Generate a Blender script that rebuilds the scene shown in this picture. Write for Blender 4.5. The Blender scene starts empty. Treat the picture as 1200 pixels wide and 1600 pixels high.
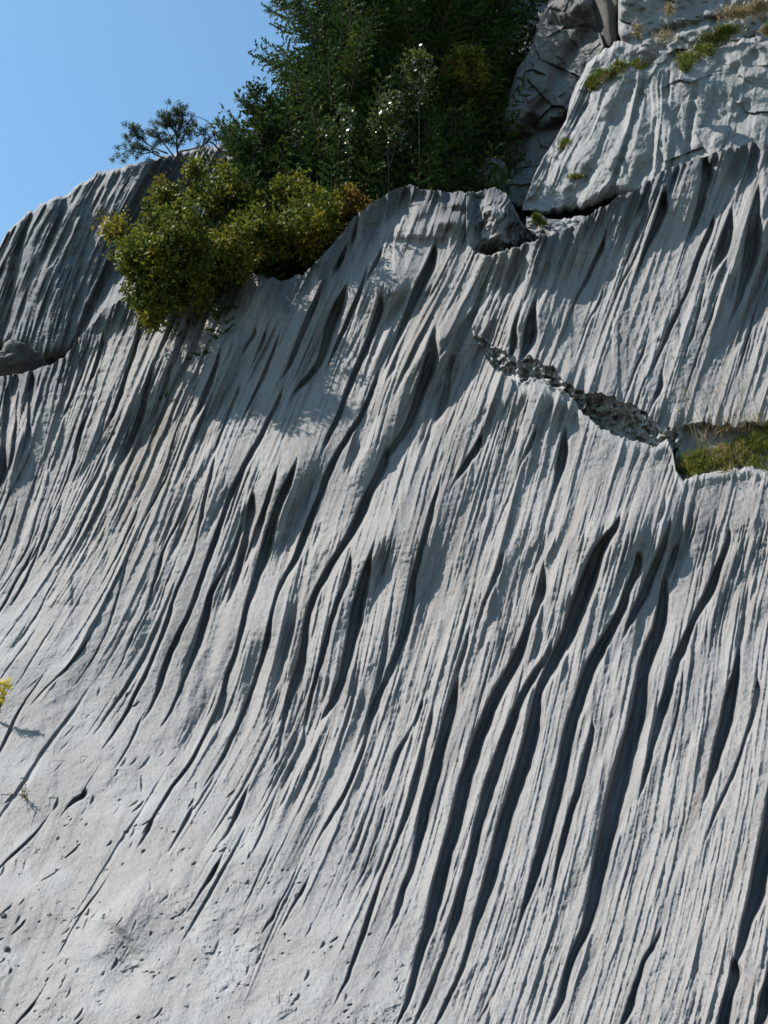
import bpy, math, random
import numpy as np
from mathutils import Vector
R = math.radians
S = bpy.context.scene

# ------------------------------------------------------------------ camera, sky, sun, exposure
CAM = np.array([0.0, 0.0, 1.6]); PITCH = R(22.0); FPX = 800/math.tan(R(25.0))
cam = bpy.data.cameras.new("camera"); co = bpy.data.objects.new("camera", cam); S.collection.objects.link(co)
co.location = CAM; co.rotation_euler = (R(90)+PITCH, 0, 0)
cam.sensor_fit = 'VERTICAL'; cam.angle = R(50.0); cam.clip_end = 5000; cam.clip_start = 0.05
S.camera = co
S.render.resolution_x = 768; S.render.resolution_y = 1024
SUN_EL = 54.0; SUN_AZ = 93.0          # azimuth measured from +Y towards -X (the sun stands high to the left, raking along the wall)
sd = Vector((-math.cos(R(SUN_EL))*math.sin(R(SUN_AZ)), math.cos(R(SUN_EL))*math.cos(R(SUN_AZ)), math.sin(R(SUN_EL))))
W = bpy.data.worlds.new("World"); S.world = W; W.use_nodes = True
nt = W.node_tree; bg = nt.nodes['Background']
sky = nt.nodes.new('ShaderNodeTexSky'); sky.sky_type = 'NISHITA'; sky.sun_disc = False
sky.sun_elevation = R(SUN_EL); sky.sun_rotation = R(-SUN_AZ)
sky.air_density = 1.0; sky.dust_density = 1.0; sky.ozone_density = 1.0; sky.altitude = 900
tint = nt.nodes.new('ShaderNodeMix'); tint.data_type = 'RGBA'; tint.blend_type = 'MULTIPLY'; tint.inputs[0].default_value = 1.0
tint.inputs[7].default_value = (0.84, 1.09, 1.04, 1)
nt.links.new(sky.outputs[0], tint.inputs[6]); nt.links.new(tint.outputs[2], bg.inputs[0]); bg.inputs[1].default_value = 0.112
sl = bpy.data.lights.new("sun", 'SUN'); sl.energy = 5.0; sl.angle = R(0.53); sl.color = (1.0, 0.945, 0.875)
so = bpy.data.objects.new("sun", sl); S.collection.objects.link(so)
so.rotation_euler = sd.to_track_quat('Z', 'Y').to_euler()
S.view_settings.view_transform = 'Standard'; S.view_settings.look = 'None'
S.view_settings.exposure = 1.06; S.view_settings.gamma = 1.0

# ------------------------------------------------------------------ helpers
XA = np.array([1.0, 0, 0]); FA = np.array([0, math.cos(PITCH), math.sin(PITCH)]); UA = np.array([0, -math.sin(PITCH), math.cos(PITCH)])
def P(u, v, r):
    """world point seen at photo pixel (u, v) at axial distance r"""
    u = np.asarray(u, float); v = np.asarray(v, float); r = np.asarray(r, float)
    a = (u-600)/FPX; b = (800-v)/FPX
    d = XA*a[..., None] + FA + UA*b[..., None]
    return CAM + d*r[..., None]
def tag(o, label=None, cat=None, group=None, kind=None):
    if label: o['label'] = label
    if cat: o['category'] = cat
    if group: o['group'] = group
    if kind: o['kind'] = kind
    return o
def mesh_np(name, V, F, mat, parent=None, smooth=True, mats=None):
    V = np.asarray(V, np.float32); F = np.asarray(F, np.int32)
    me = bpy.data.meshes.new(name); n = len(F); k = F.shape[1]
    me.vertices.add(len(V)); me.vertices.foreach_set('co', V.ravel())
    me.loops.add(n*k); me.loops.foreach_set('vertex_index', F.ravel())
    me.polygons.add(n); me.polygons.foreach_set('loop_start', np.arange(0, n*k, k, dtype=np.int32))
    me.polygons.foreach_set('use_smooth', np.full(n, smooth))
    me.update(calc_edges=True)
    me.materials.append(mat)
    o = bpy.data.objects.new(name, me); S.collection.objects.link(o)
    if parent: o.parent = parent
    return o
def empty(name, loc=(0, 0, 0)):
    o = bpy.data.objects.new(name, None); S.collection.objects.link(o); o.location = loc
    o.empty_display_size = 0.1
    return o
def put_under(o, root):
    """parent o to root, keeping where it stands"""
    o.parent = root; o.location = o.location - root.location
    return o
def vnoise(x, y, seed=0):
    x = np.asarray(x, float); y = np.asarray(y, float)
    xi = np.floor(x).astype(np.int64); yi = np.floor(y).astype(np.int64)
    fx = x-xi; fy = y-yi; fx = fx*fx*fx*(fx*(fx*6-15)+10); fy = fy*fy*fy*(fy*(fy*6-15)+10)
    def h(a, b):
        n = (a*374761393 + b*668265263 + seed*1442695041) & 0xFFFFFFFF
        n = ((n ^ (n >> 13))*1274126177) & 0xFFFFFFFF
        return ((n ^ (n >> 16)) & 0xFFFF)/32767.5-1
    a = h(xi, yi); b = h(xi+1, yi); c = h(xi, yi+1); d = h(xi+1, yi+1)
    return (a*(1-fx)+b*fx)*(1-fy)+(c*(1-fx)+d*fx)*fy
def fbm(x, y, oct=4, seed=0, gain=0.5):
    s = 0; a = 1
    for i in range(oct):
        s = s+a*vnoise(x*2**i+17.3*i, y*2**i-9.1*i, seed+i*7); a *= gain
    return s
def sstep(a, b, x):
    t = np.clip((x-a)/(b-a), 0, 1); return t*t*(3-2*t)
def facets(x, y, size, seed, tilt=0.6):
    """broken-rock relief: every cell is a tilted facet at its own depth"""
    x = np.asarray(x, float)/size; y = np.asarray(y, float)/size; xi = np.floor(x); yi = np.floor(y)
    best = np.full(x.shape, 9.0); out = np.zeros(x.shape)
    def hh(a, b, k):
        v = np.sin(a*127.1+b*311.7+k*74.7+seed*13.3)*43758.5453; return v-np.floor(v)
    for dx in (-1, 0, 1):
        for dy in (-1, 0, 1):
            a = xi+dx; b = yi+dy; px = a+hh(a, b, 1); py = b+hh(a, b, 2)
            d = np.hypot(x-px, (y-py)*1.3); m = d < best
            val = hh(a, b, 3)*2-1+tilt*((x-px)*(hh(a, b, 4)*2-1)+(y-py)*(hh(a, b, 5)*2-1))*2
            out = np.where(m, val, out); best = np.minimum(best, d)
    return out
def hermite(xs, ys, x):
    """smooth (Catmull-Rom) interpolation through a table"""
    xs = np.asarray(xs, float); ys = np.asarray(ys, float); x = np.clip(x, xs[0], xs[-1])
    m = np.gradient(ys, xs); i = np.clip(np.searchsorted(xs, x)-1, 0, len(xs)-2)
    h = xs[i+1]-xs[i]; t = (x-xs[i])/h
    return (2*t**3-3*t**2+1)*ys[i]+(t**3-2*t**2+t)*h*m[i]+(-2*t**3+3*t**2)*ys[i+1]+(t**3-t**2)*h*m[i+1]

# ------------------------------------------------------------------ materials
def mat_new(name):
    m = bpy.data.materials.new(name); m.use_nodes = True
    t = m.node_tree; b = t.nodes['Principled BSDF']; b.inputs['Roughness'].default_value = 0.85
    b.inputs['Specular IOR Level'].default_value = 0.3
    return m, t, b
def N(t, kind, **kw):
    n = t.nodes.new(kind)
    for k, v in kw.items():
        if k in n.inputs.keys() if isinstance(k, str) else False: n.inputs[k].default_value = v
        else: setattr(n, k, v)
    return n
def noise_n(t, src, scale, detail=6, rough=0.6, vec_scale=None):
    n = t.nodes.new('ShaderNodeTexNoise'); n.inputs['Scale'].default_value = scale
    n.inputs['Detail'].default_value = detail; n.inputs['Roughness'].default_value = rough
    if vec_scale:
        mp = t.nodes.new('ShaderNodeMapping'); mp.inputs['Scale'].default_value = vec_scale
        t.links.new(src, mp.inputs['Vector']); src = mp.outputs[0]
    t.links.new(src, n.inputs['Vector']); return n.outputs['Fac']
def ramp(t, src, stops):
    r = t.nodes.new('ShaderNodeValToRGB'); e = r.color_ramp.elements
    while len(e) < len(stops): e.new(0.5)
    for el, (p, c) in zip(e, stops):
        el.position = p; el.color = (c[0], c[1], c[2], 1) if not isinstance(c, float) else (c, c, c, 1)
    t.links.new(src, r.inputs[0]); return r.outputs[0]
def mix(t, f, a, b, mode='MIX'):
    m = t.nodes.new('ShaderNodeMix'); m.data_type = 'RGBA'; m.blend_type = mode
    for sock, val in ((m.inputs[0], f), (m.inputs[6], a), (m.inputs[7], b)):
        if hasattr(val, 'is_linked') or isinstance(val, bpy.types.NodeSocket): t.links.new(val, sock)
        elif isinstance(val, (int, float)): sock.default_value = val
        else: sock.default_value = (*val, 1)
    return m.outputs[2]
def bump(t, b, hts):
    prev = None
    for src, st, dist in hts:
        n = t.nodes.new('ShaderNodeBump'); n.inputs['Strength'].default_value = st; n.inputs['Distance'].default_value = dist
        t.links.new(src, n.inputs['Height'])
        if prev: t.links.new(prev, n.inputs['Normal'])
        prev = n.outputs[0]
    t.links.new(prev, b.inputs['Normal'])
def rock_mat(name, cool, warm, dark, stain_shade=None, stain_amt=0.5, attr=False, bump_k=1.0):
    m, t, b = mat_new(name)
    g = t.nodes.new('ShaderNodeTexCoord').outputs['Object']
    big = noise_n(t, g, 0.35, 4, 0.5)
    mid = noise_n(t, g, 1.7, 8, 0.65)
    fine = noise_n(t, g, 38, 6, 0.7)
    speck = noise_n(t, g, 120, 3, 0.6)
    c = mix(t, ramp(t, big, [(0.36, 0.0), (0.64, 1.0)]), cool, warm)
    c = mix(t, ramp(t, mid, [(0.42, 0.0), (0.75, 0.55)]), c, dark)
    c = mix(t, ramp(t, fine, [(0.35, 0.0), (0.70, 0.55)]), c, tuple(min(1, x*1.4) for x in cool))
    c = mix(t, ramp(t, speck, [(0.56, 0.0), (0.70, 0.7)]), c, tuple(x*0.45 for x in dark))
    if attr:
        a = t.nodes.new('ShaderNodeAttribute'); a.attribute_name = 'stain_shade'
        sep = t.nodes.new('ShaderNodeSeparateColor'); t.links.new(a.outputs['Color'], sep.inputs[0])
        c = mix(t, sep.outputs[0], c, (0.088, 0.070, 0.058))       # brown seepage stain
        c = mix(t, sep.outputs[1], c, (0.062, 0.066, 0.073))       # blue-grey algae film, with the crest shade painted in
        c = mix(t, sep.outputs[2], c, (0.23, 0.235, 0.235))       # fresh broken or washed limestone
    t.links.new(c, b.inputs['Base Color'])
    b.inputs['Roughness'].default_value = 0.8
    bump(t, b, [(mid, 0.45*bump_k, 0.06), (fine, 0.6*bump_k, 0.014), (speck, 0.45*bump_k, 0.005)])
    return m
M_PILLAR = rock_mat('shade_darkened_limestone', (0.05, 0.05, 0.05), (0.065, 0.055, 0.045), (0.03, 0.028, 0.025), bump_k=2.0)  # the column's shade is put into this darker base colour
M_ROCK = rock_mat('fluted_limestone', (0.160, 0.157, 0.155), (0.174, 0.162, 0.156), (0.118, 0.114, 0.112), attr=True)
# ------------------------------------------------------------------ the fluted slope: flow lines and traced flutes (photo pixels, turned into relief in metres)
FLOW = [
 [(200,-120),(500,-260),(900,-420),(1300,-640),(1800,-900)],
 [(200,60),(500,-40),(700,-90),(900,-170),(1200,-330),(1600,-560),(1800,-660)],
 [(300,150),(590,78),(700,50),(800,20),(880,0),(1000,-60),(1200,-200),(1600,-420),(1800,-520)],
 [(300,320),(500,240),(600,200),(720,150),(830,100),(930,40),(1000,-15),(1200,-150),(1600,-380),(1800,-480)],
 [(300,420),(560,330),(680,275),(800,230),(900,190),(1030,120),(1110,60),(1180,0),(1400,-150),(1800,-380)],
 [(300,545),(430,480),(560,420),(680,370),(830,320),(960,270),(1050,230),(1150,170),(1260,100),(1400,0),(1600,-130),(1800,-250)],
 [(300,600),(400,560),(620,470),(790,400),(900,362),(1010,330),(1120,290),(1210,230),(1330,150),(1480,60),(1600,-5),(1800,-110)],
 [(200,680),(310,645),(430,600),(620,540),(830,480),(1000,440),(1120,410),(1230,350),(1360,270),(1490,190),(1600,120),(1800,10)],
 [(200,790),(400,730),(470,690),(600,622),(780,572),(900,533),(1000,512),(1120,490),(1240,440),(1350,380),(1480,310),(1600,250),(1800,160)],
 [(200,850),(420,790),(540,740),(680,690),(850,640),(1050,600),(1180,560),(1300,510),(1430,450),(1600,380),(1800,300)],
 [(200,930),(380,870),(600,795),(700,760),(900,705),(1050,665),(1200,622),(1370,570),(1500,510),(1600,460),(1800,370)],
 [(200,1000),(340,950),(560,875),(680,830),(850,785),(1020,742),(1180,702),(1350,660),(1500,600),(1600,560),(1800,480)],
 [(200,1055),(300,1020),(500,950),(660,900),(850,850),(1050,802),(1200,765),(1350,722),(1490,672),(1600,630),(1800,560)],
 [(200,1120),(260,1100),(480,1030),(650,975),(850,915),(1010,880),(1180,842),(1350,800),(1500,752),(1600,720),(1800,650)],
 [(200,1190),(230,1180),(450,1110),(650,1050),(800,1000),(980,950),(1130,920),(1300,890),(1450,850),(1600,805),(1800,740)],
 [(200,1275),(400,1200),(650,1125),(800,1090),(980,1050),(1130,1025),(1300,995),(1450,955),(1600,910),(1800,850)],
 [(200,1370),(450,1290),(650,1235),(800,1200),(950,1165),(1130,1140),(1300,1112),(1450,1080),(1600,1040),(1800,985)],
 [(200,1500),(600,1380),(800,1320),(1000,1275),(1200,1250),(1400,1212),(1600,1172),(1800,1120)],
 [(200,1900),(1000,1700),(1800,1560)],
]
# each flute: rows (v, left edge, right edge) of the part that lies in its own shade
FL = """
640,139,142;670,122,133;700,117,126;740,106,112;780,92,97
630,170,173;700,150,154;745,132,136
575,232,238;620,222,235;660,208,224;700,196,206;720,190,196
530,214,219;600,188,197;650,172,180
575,262,268;620,248,256
540,138,142;610,118,122;645,98,102
530,158,164;590,140,146
600,28,34;680,20,27;740,10,16
590,45,58;640,42,52;700,36,42
610,6,16;700,0,12;760,-10,4
720,76,80;790,66,70
717,44,46;750,24,28;790,4,8
630,290,296;700,265,270;742,252,256
742,262,266;770,246,252;798,230,236
800,212,216;830,200,204;870,180,184;908,160,163
895,184,187;950,160,162;995,141,143
875,195,198;900,190,194;960,174,178;1000,160,163;1045,134,136
1003,133,137;1025,119,125;1050,96,101;1077,67,70
800,284,288;870,248,255;885,244,253;920,236,242;960,224,227
725,330,336;800,313,320;860,300,304;870,296,302;940,266,273;965,258,268;1020,240,249;1065,218,227;1105,199,207;1150,172,178
620,435,442;660,415,425;700,392,405;732,374,386;770,357,370;800,347,356;850,328,340;900,312,322;945,298,306;990,275,287;1030,256,270;1070,245,256;1110,232,237
800,378,384;850,366,376;890,348,356;925,322,334;950,318,332;1000,306,318;1037,294,303;1075,280,287;1120,260,265
1135,213,218;1160,202,207;1182,190,193
1090,42,46;1108,29,34;1140,14,22;1175,-2,4
875,44,50;905,24,29;950,2,8
865,56,62;895,42,48;930,26,31
800,90,96;830,80,85;865,64,68
800,76,82;860,56,60
800,58,62;855,44,47;885,26,29
800,22,27;850,2,6
903,262,266;960,244,247;1000,226,229
920,77,80;958,58,61
810,132,137;830,125,130
1000,202,205;1038,190,192
730,458,464;755,442,462;800,425,438;850,408,430;900,395,412;950,380,394;1000,371,381;1050,352,364;1100,338,348;1150,315,325;1195,293,302;1235,262,270;1257,250,256;1280,236,241
1287,230,240;1312,220,225
1272,293,300;1322,268,271
1392,155,158;1415,132,138;1440,118,121;1475,100,102
1243,125,142;1252,110,122
1573,52,62;1583,38,48;1592,27,31
1300,58,62;1332,20,28;1352,0,4
780,388,402;830,380,396;880,366,382;930,356,366
745,426,434;790,410,420;830,402,408
560,594,600;600,580,590;650,560,572;700,528,540;735,508,524;775,494,508;825,472,488;870,458,474;900,441,452;950,424,430;1000,412,424;1060,396,408;1100,380,393;1137,365,376;1180,345,356;1210,330,337
710,598,612;760,572,588;810,552,578;860,526,540;900,500,516;950,478,492;985,472,484;1000,470,486;1050,458,480;1100,443,458;1150,436,445;1185,430,440
880,542,552;925,528,540;975,512,522;1025,498,510;1060,490,498;1100,478,492;1150,470,482;1200,460,470;1250,440,448
860,580,584;885,566,582;920,556,578;960,545,572;1000,538,562;1040,530,552;1080,522,540;1120,500,514
1140,514,518;1185,498,506;1225,485,494;1255,470,477;1285,462,464
762,682,688;800,668,680;840,658,670;880,646,658;930,634,650;980,624,644;1020,612,628;1060,598,612;1100,578,597;1160,566,578;1210,548,560;1250,530,541;1290,505,515;1325,490,494
680,878,886;700,872,891;725,866,890;750,866,880;765,862,870
876,848,852;900,842,857;925,836,864;950,828,846;980,820,838;1020,800,826;1050,784,812;1080,766,793;1130,746,775;1180,728,757;1230,712,742;1280,700,732;1330,687,716;1380,672,704;1430,664,690;1480,650,672;1550,636,650;1590,622,630
1000,862,868;1040,838,856;1080,812,830;1150,782,806;1217,757,785;1290,738,760;1355,724,745;1430,702,724;1475,694,709;1520,676,690;1560,660,676;1590,650,656
815,965,978;845,932,956;880,915,945;917,897,938;950,886,925;990,874,908;1040,850,880;1080,834,852;1130,822,851;1205,800,833;1255,784,815;1325,765,795;1380,752,780;1425,740,760;1475,728,742;1500,722,735;1540,705,718;1590,682,692
870,990,1005;920,975,990;960,958,975;1000,935,958;1020,922,950;1080,897,924;1155,876,902;1240,858,885;1315,840,864;1390,820,838;1430,812,820;1475,800,806;1540,775,783;1590,748,756
1135,922,930;1180,910,926;1230,898,912;1300,878,893;1350,868,878;1390,862,868
895,1035,1040;930,1030,1048;965,1022,1050;1000,1008,1040;1020,998,1035;1050,992,1023;1100,985,1020;1150,970,1010;1200,955,1000;1250,942,988;1300,934,973;1350,922,957;1400,915,946;1450,905,930;1500,884,901;1540,876,893;1590,858,872
835,1136,1146;865,1126,1138;900,1108,1130;930,1098,1120;960,1082,1095;1000,1064,1080;1020,1052,1073;1065,1040,1058;1100,1028,1050;1150,1018,1032;1190,1008,1020;1230,1000,1008
1060,1064,1068;1120,1056,1062;1180,1040,1044
1020,1150,1158;1045,1145,1158;1080,1132,1156;1130,1122,1150;1170,1112,1138;1210,1105,1122;1240,1100,1108
1070,1180,1190;1150,1164,1170;1210,1142,1150;1265,1118,1124;1300,1103,1106
1240,1198,1215;1290,1188,1215;1340,1178,1212;1390,1168,1205;1420,1162,1195;1440,1155,1180;1470,1150,1172;1500,1146,1160
1507,1140,1162;1540,1134,1152;1590,1120,1142;1640,1105,1126
1455,1032,1038;1490,1006,1018;1515,998,1010;1550,985,1000;1595,970,985
1520,1196,1205;1560,1186,1205;1600,1178,1200
795,1090,1096;835,1080,1087;860,1071,1077
840,1058,1064;870,1046,1062;905,1034,1044
815,1046,1054;850,1030,1045;880,1015,1035;910,1005,1022;950,988,1005;980,975,985
778,1036,1044;810,1028,1038
765,992,996;780,986,990
680,806,812;705,798,805
680,832,840;720,812,818;755,802,808;795,785,792;840,768,774
865,782,790;900,768,782;930,758,770;980,740,748
990,728,738;1040,712,724;1075,703,710
690,745,760;720,728,742;740,710,722
1000,698,702;1040,680,686;1080,666,672
1100,655,665;1140,640,648;1175,615,630;1230,602,610
1120,670,680;1160,660,672;1200,648,664;1260,632,648;1320,615,625;1370,592,602;1420,575,586;1460,562,575;1490,552,560;1540,535,542
1030,722,725;1060,712,722;1090,700,722;1150,682,708;1200,670,696;1250,656,682;1300,648,668;1350,640,656;1400,620,634;1440,612,622
1270,597,605;1320,582,588;1370,562,570
1250,425,430;1290,412,418;1320,400,404
1245,378,388;1270,366,378;1300,355,362
1355,335,350;1380,318,325;1412,300,304
1350,465,468;1380,453,456;1420,430,434
1338,417,421;1400,388,391
1390,472,482;1410,458,463;1430,447,450
1436,422,430;1445,414,420
385,538,543;400,530,543;415,523,543
355,550,556;375,551,563
455,535,545;480,515,540;510,508,530;545,498,515;580,488,502;605,460,475
455,498,502;480,482,496;510,472,484;540,460,470;575,445,455
430,568,575;470,552,562;510,535,545;560,515,522
400,590,600;425,575,585
470,590,600;530,572,585;590,545,560;650,525,535;690,505,515
535,430,436;580,412,420;640,384,390
520,395,402;545,380,385
610,368,375;660,350,356;695,336,342
550,340,346;590,328,338;640,308,318
525,410,418;548,402,406
395,673,688;420,660,682;450,645,668;480,635,652;510,625,640;540,610,625;570,602,610
507,678,682;530,668,688;560,660,688;590,652,680;620,645,668;650,635,655;680,622,638;710,598,612
490,735,742;520,708,720;560,700,712;600,692,705;650,680,695
475,832,838;500,820,844;530,815,840;555,812,825
495,805,812;530,796,808;560,795,805
250,1095,1115;290,1092,1108;330,1085,1100;365,1075,1085
335,1138,1148;360,1126,1150;390,1118,1148;410,1115,1135
350,1110,1122;380,1095,1108;420,1080,1092;460,1070,1077;500,1050,1058;530,1036,1044;570,1020,1026;595,1004,1008
300,1180,1190;340,1168,1192;380,1158,1190;420,1155,1180;460,1150,1163;485,1145,1152
310,1030,1045;350,1020,1035;390,1005,1012;410,1000,1006
400,992,996;450,966,970;465,960,963
380,940,950;410,925,935;440,912,920;465,898,903
475,934,938;495,920,924
550,1003,1008;570,994,1002;585,988,992
590,1030,1036;615,1022,1038
470,1118,1122;520,1100,1104;580,1080,1084
460,1184,1188;530,1166,1172;570,1154,1158
470,1094,1099;525,1078,1083
"""
VB = [100, 300, 500, 700, 900, 1100, 1300, 1500, 1700, 2000, 2400]
RB = [15.8, 14.0, 12.4, 10.9, 9.5, 8.2, 6.9, 5.8, 5.0, 4.3, 3.75]
def r_base(u, v):
    r = hermite(VB, RB, v)
    k = hermite([-900, -200, 300, 800, 1400, 2200], [1.36, 1.145, 1.07, 1.0, 0.925, 0.85], u)
    return r*k
# regular relief grid
ST = 1.0
GU = np.arange(-420, 1640, ST); GV = np.arange(180, 1830, ST)
H = np.zeros((len(GV), len(GU)))           # relief, in pixels' worth of depth, negative = cut in
flow_x = np.array([np.interp(GV, [a for a, _ in f], [b for _, b in f]) for f in FLOW])   # (K, rows)
for _ in range(6):                          # smooth the flow lines downwards
    k = np.ones(41)/41
    flow_x = np.array([np.convolve(np.pad(f, 20, mode='reflect', reflect_type='odd'), k, 'valid') for f in flow_x])
PHI = np.array([np.interp(GU, flow_x[:, i], np.arange(len(FLOW))) for i in range(len(GV))])  # flow-line number at each grid node
UU, VV = np.meshgrid(GU, GV)
def carve(vs, xl, xr, depth, wall=0.3, over=0.25, lip=0.12):
    """cut one flute: sharp crest on its left edge, soft rise on its right"""
    i0 = max(0, int(np.ceil((vs[0]-GV[0])/ST))); i1 = min(len(GV)-1, int((vs[-1]-GV[0])/ST))
    if i1 <= i0: return
    rows = np.arange(i0, i1+1); v = GV[rows]
    a = np.interp(v, vs, xl); b = np.interp(v, vs, xr); d = np.interp(v, vs, depth)
    w = np.maximum(b-a, 1.5)
    lo = (a-w*0.8).min(); hi = (b+w*0.8).max()
    j0 = max(0, int((lo-GU[0])/ST)); j1 = min(len(GU)-1, int((hi-GU[0])/ST)+1)
    if j1 <= j0: return
    t = (GU[None, j0:j1+1]-a[:, None])/w[:, None]
    fall = sstep(0.0, wall, t); rise = sstep(1.0+over, min(0.62, wall+0.25), t)
    pr = -fall*rise*d[:, None]
    crest = lip*d[:, None]*np.exp(-((t+0.12)/0.22)**2)
    blk = H[i0:i1+1, j0:j1+1]
    blk += crest
    np.minimum(blk, blk*0.4+pr, out=blk)
rng = np.random.default_rng(7)
FLUTES = []
for ln in FL.strip().split('\n'):
    a = np.array([[float(q) for q in p.split(',')] for p in ln.split(';')])
    FLUTES.append(a)
def apron(u, v):            # 1 on the smooth lower-left apron, 0 on the fluted wall
    edge = np.interp(u, [-400, 0, 200, 350, 500, 620, 760, 1700], [620, 870, 1050, 1190, 1325, 1470, 1680, 1900])
    return sstep(-80, 90, v-edge)
def smooth_patch(u, v):
    s = 0
    for (cu, cv, ru, rv, a) in [(955,500,120,75,1.1),(1070,560,70,60,.9),(1120,605,115,55,1),(640,790,75,45,1.1),(490,650,60,80,1.05),(650,360,55,40,.9),(640,430,35,35,.7),
                                (680,490,40,35,.8),(930,715,110,60,1.1),(1120,775,100,36,1),(300,900,40,70,.9),(90,800,30,60,.8),(700,860,45,60,.9),(1130,1180,40,160,.7),(1000,1440,60,110,.8),(700,420,50,40,.9),(820,760,90,50,.8),(430,930,38,60,1),(150,450,40,60,.6),(200,600,25,70,.6),(560,640,30,50,.6),
                                (770,900,60,90,.5),(1050,480,60,90,.7)]:
        # patches lie along the flow
        du = (u-cu)+0.35*(v-cv)
        s = np.maximum(s, a*np.exp(-((du/ru)**2+((v-cv)/rv)**2)))
    return np.minimum(s, 1.0)
# fine random rills following the flow
def rill(u0, v0, length, w, dep, wob):
    vs = np.arange(v0, v0+length+8, 8.0)
    gi = np.clip(((vs-GV[0])/ST).astype(int), 0, len(GV)-1)
    j = int(np.clip((u0-GU[0])/ST, 0, len(GU)-1))
    ph = PHI[gi[0], j] + wob*np.cumsum(rng.normal(0, 1, len(vs)))
    x = np.array([np.interp(p, np.arange(len(FLOW)), flow_x[:, g]) for p, g in zip(ph, gi)])
    x = x + (u0-x[0])
    s = np.linspace(0, 1, len(vs)); prof = np.sin(np.pi*np.clip(s, 0.02, 0.98))**0.7
    ww = w*(0.35+0.65*prof)
    carve(vs, x, x+ww, dep*prof, wall=0.35, over=0.35, lip=0.10)
base_n = fbm(PHI*2.2+0.3*fbm(UU/160, VV/160, 2, 3), VV/420, 3, 11)
H += base_n*4.5*(1-0.75*apron(UU, VV))
fmask = 0.03+1.2*sstep(-0.2, 0.6, fbm(PHI*1.6, VV/110, 3, 91))
fine_n = fbm(PHI*15+1.2*vnoise(UU/120, VV/120, 5), VV/170, 3, 21)
CL = sstep(880, 1050, VV)*sstep(480, 640, UU)
H += -np.abs(fine_n)*6.5*fmask*(1-0.5*CL)*(1-apron(UU, VV))*(1-0.8*smooth_patch(UU, VV))
mid_n = fbm(PHI*2.9+0.9*fbm(UU/230, VV/200, 2, 95), VV/330, 2, 96)
H += (-np.abs(mid_n)*16+4)*(1-apron(UU, VV))*(1-0.55*CL)*(1-0.85*smooth_patch(UU, VV))
mid2 = fbm(PHI*6.5+0.6*fbm(UU/130, VV/150, 2, 97), VV/240, 2, 98)
H += -np.abs(mid2)*7*(1-0.8*smooth_patch(UU, VV))*(1-apron(UU, VV))*(1-0.5*CL)*fmask
fine2 = fbm(PHI*38, VV/110, 2, 31)
H += -np.abs(fine2)*3.2*fmask*(1-0.5*CL)*(1-0.85*apron(UU, VV))*(1-0.6*smooth_patch(UU, VV))
def clean(u, v): return float(sstep(880, 1050, v)*sstep(480, 620, u))
n = 6400
uu = rng.uniform(-400, 1600, n); vv = rng.uniform(200, 1700, n)
gsv = lambda a, b: 0.25+fmask[int(np.clip((b-GV[0])/ST, 0, len(GV)-1)), int(np.clip((a-GU[0])/ST, 0, len(GU)-1))]*0.75
ap = apron(uu, vv); sp = smooth_patch(uu, vv)
for i in range(n):
    if rng.random() < max(ap[i]*0.995, sp[i]*0.96): continue
    if rng.random() > gsv(uu[i], vv[i]): continue
    if apron(uu[i]-60, vv[i]+130) > 0.5 and rng.random() < 0.85: continue
    near = np.clip((vv[i]-300)/1100, 0, 1); lr = clean(uu[i], vv[i])
    if rng.random() < 0.35*lr: continue
    w = rng.uniform(2.2, 4.6)*(1+0.6*near*(1-lr))*(1+1.7*(rng.random() < 0.08*(1-lr)))
    rill(uu[i], vv[i], rng.uniform(60, 230)*(1+0.6*near), w, w*rng.uniform(0.5, 1.7)*(1-0.35*lr), 0.004)
H *= 1-0.82*smooth_patch(UU, VV)
H += fbm(UU/240+VV/500, VV/190, 2, 99)*15*(1-0.8*apron(UU, VV))
def flow_dir(u, v):
    i = int(np.clip((v-GV[0])/ST, 0, len(GV)-12)); k = int(np.clip(np.interp(u, flow_x[:, i], np.arange(len(FLOW))), 0, len(FLOW)-1))
    f = np.interp(u, flow_x[:, i], np.arange(len(FLOW)))
    return (np.interp(f, np.arange(len(FLOW)), flow_x[:, i+10])-np.interp(f, np.arange(len(FLOW)), flow_x[:, i]))/(10*ST)
def smooth1(y, w):
    k = np.hanning(w+2)[1:-1]; k /= k.sum(); return np.convolve(np.pad(y, w//2, mode='reflect', reflect_type='odd'), k, 'valid')[:len(y)]
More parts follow.
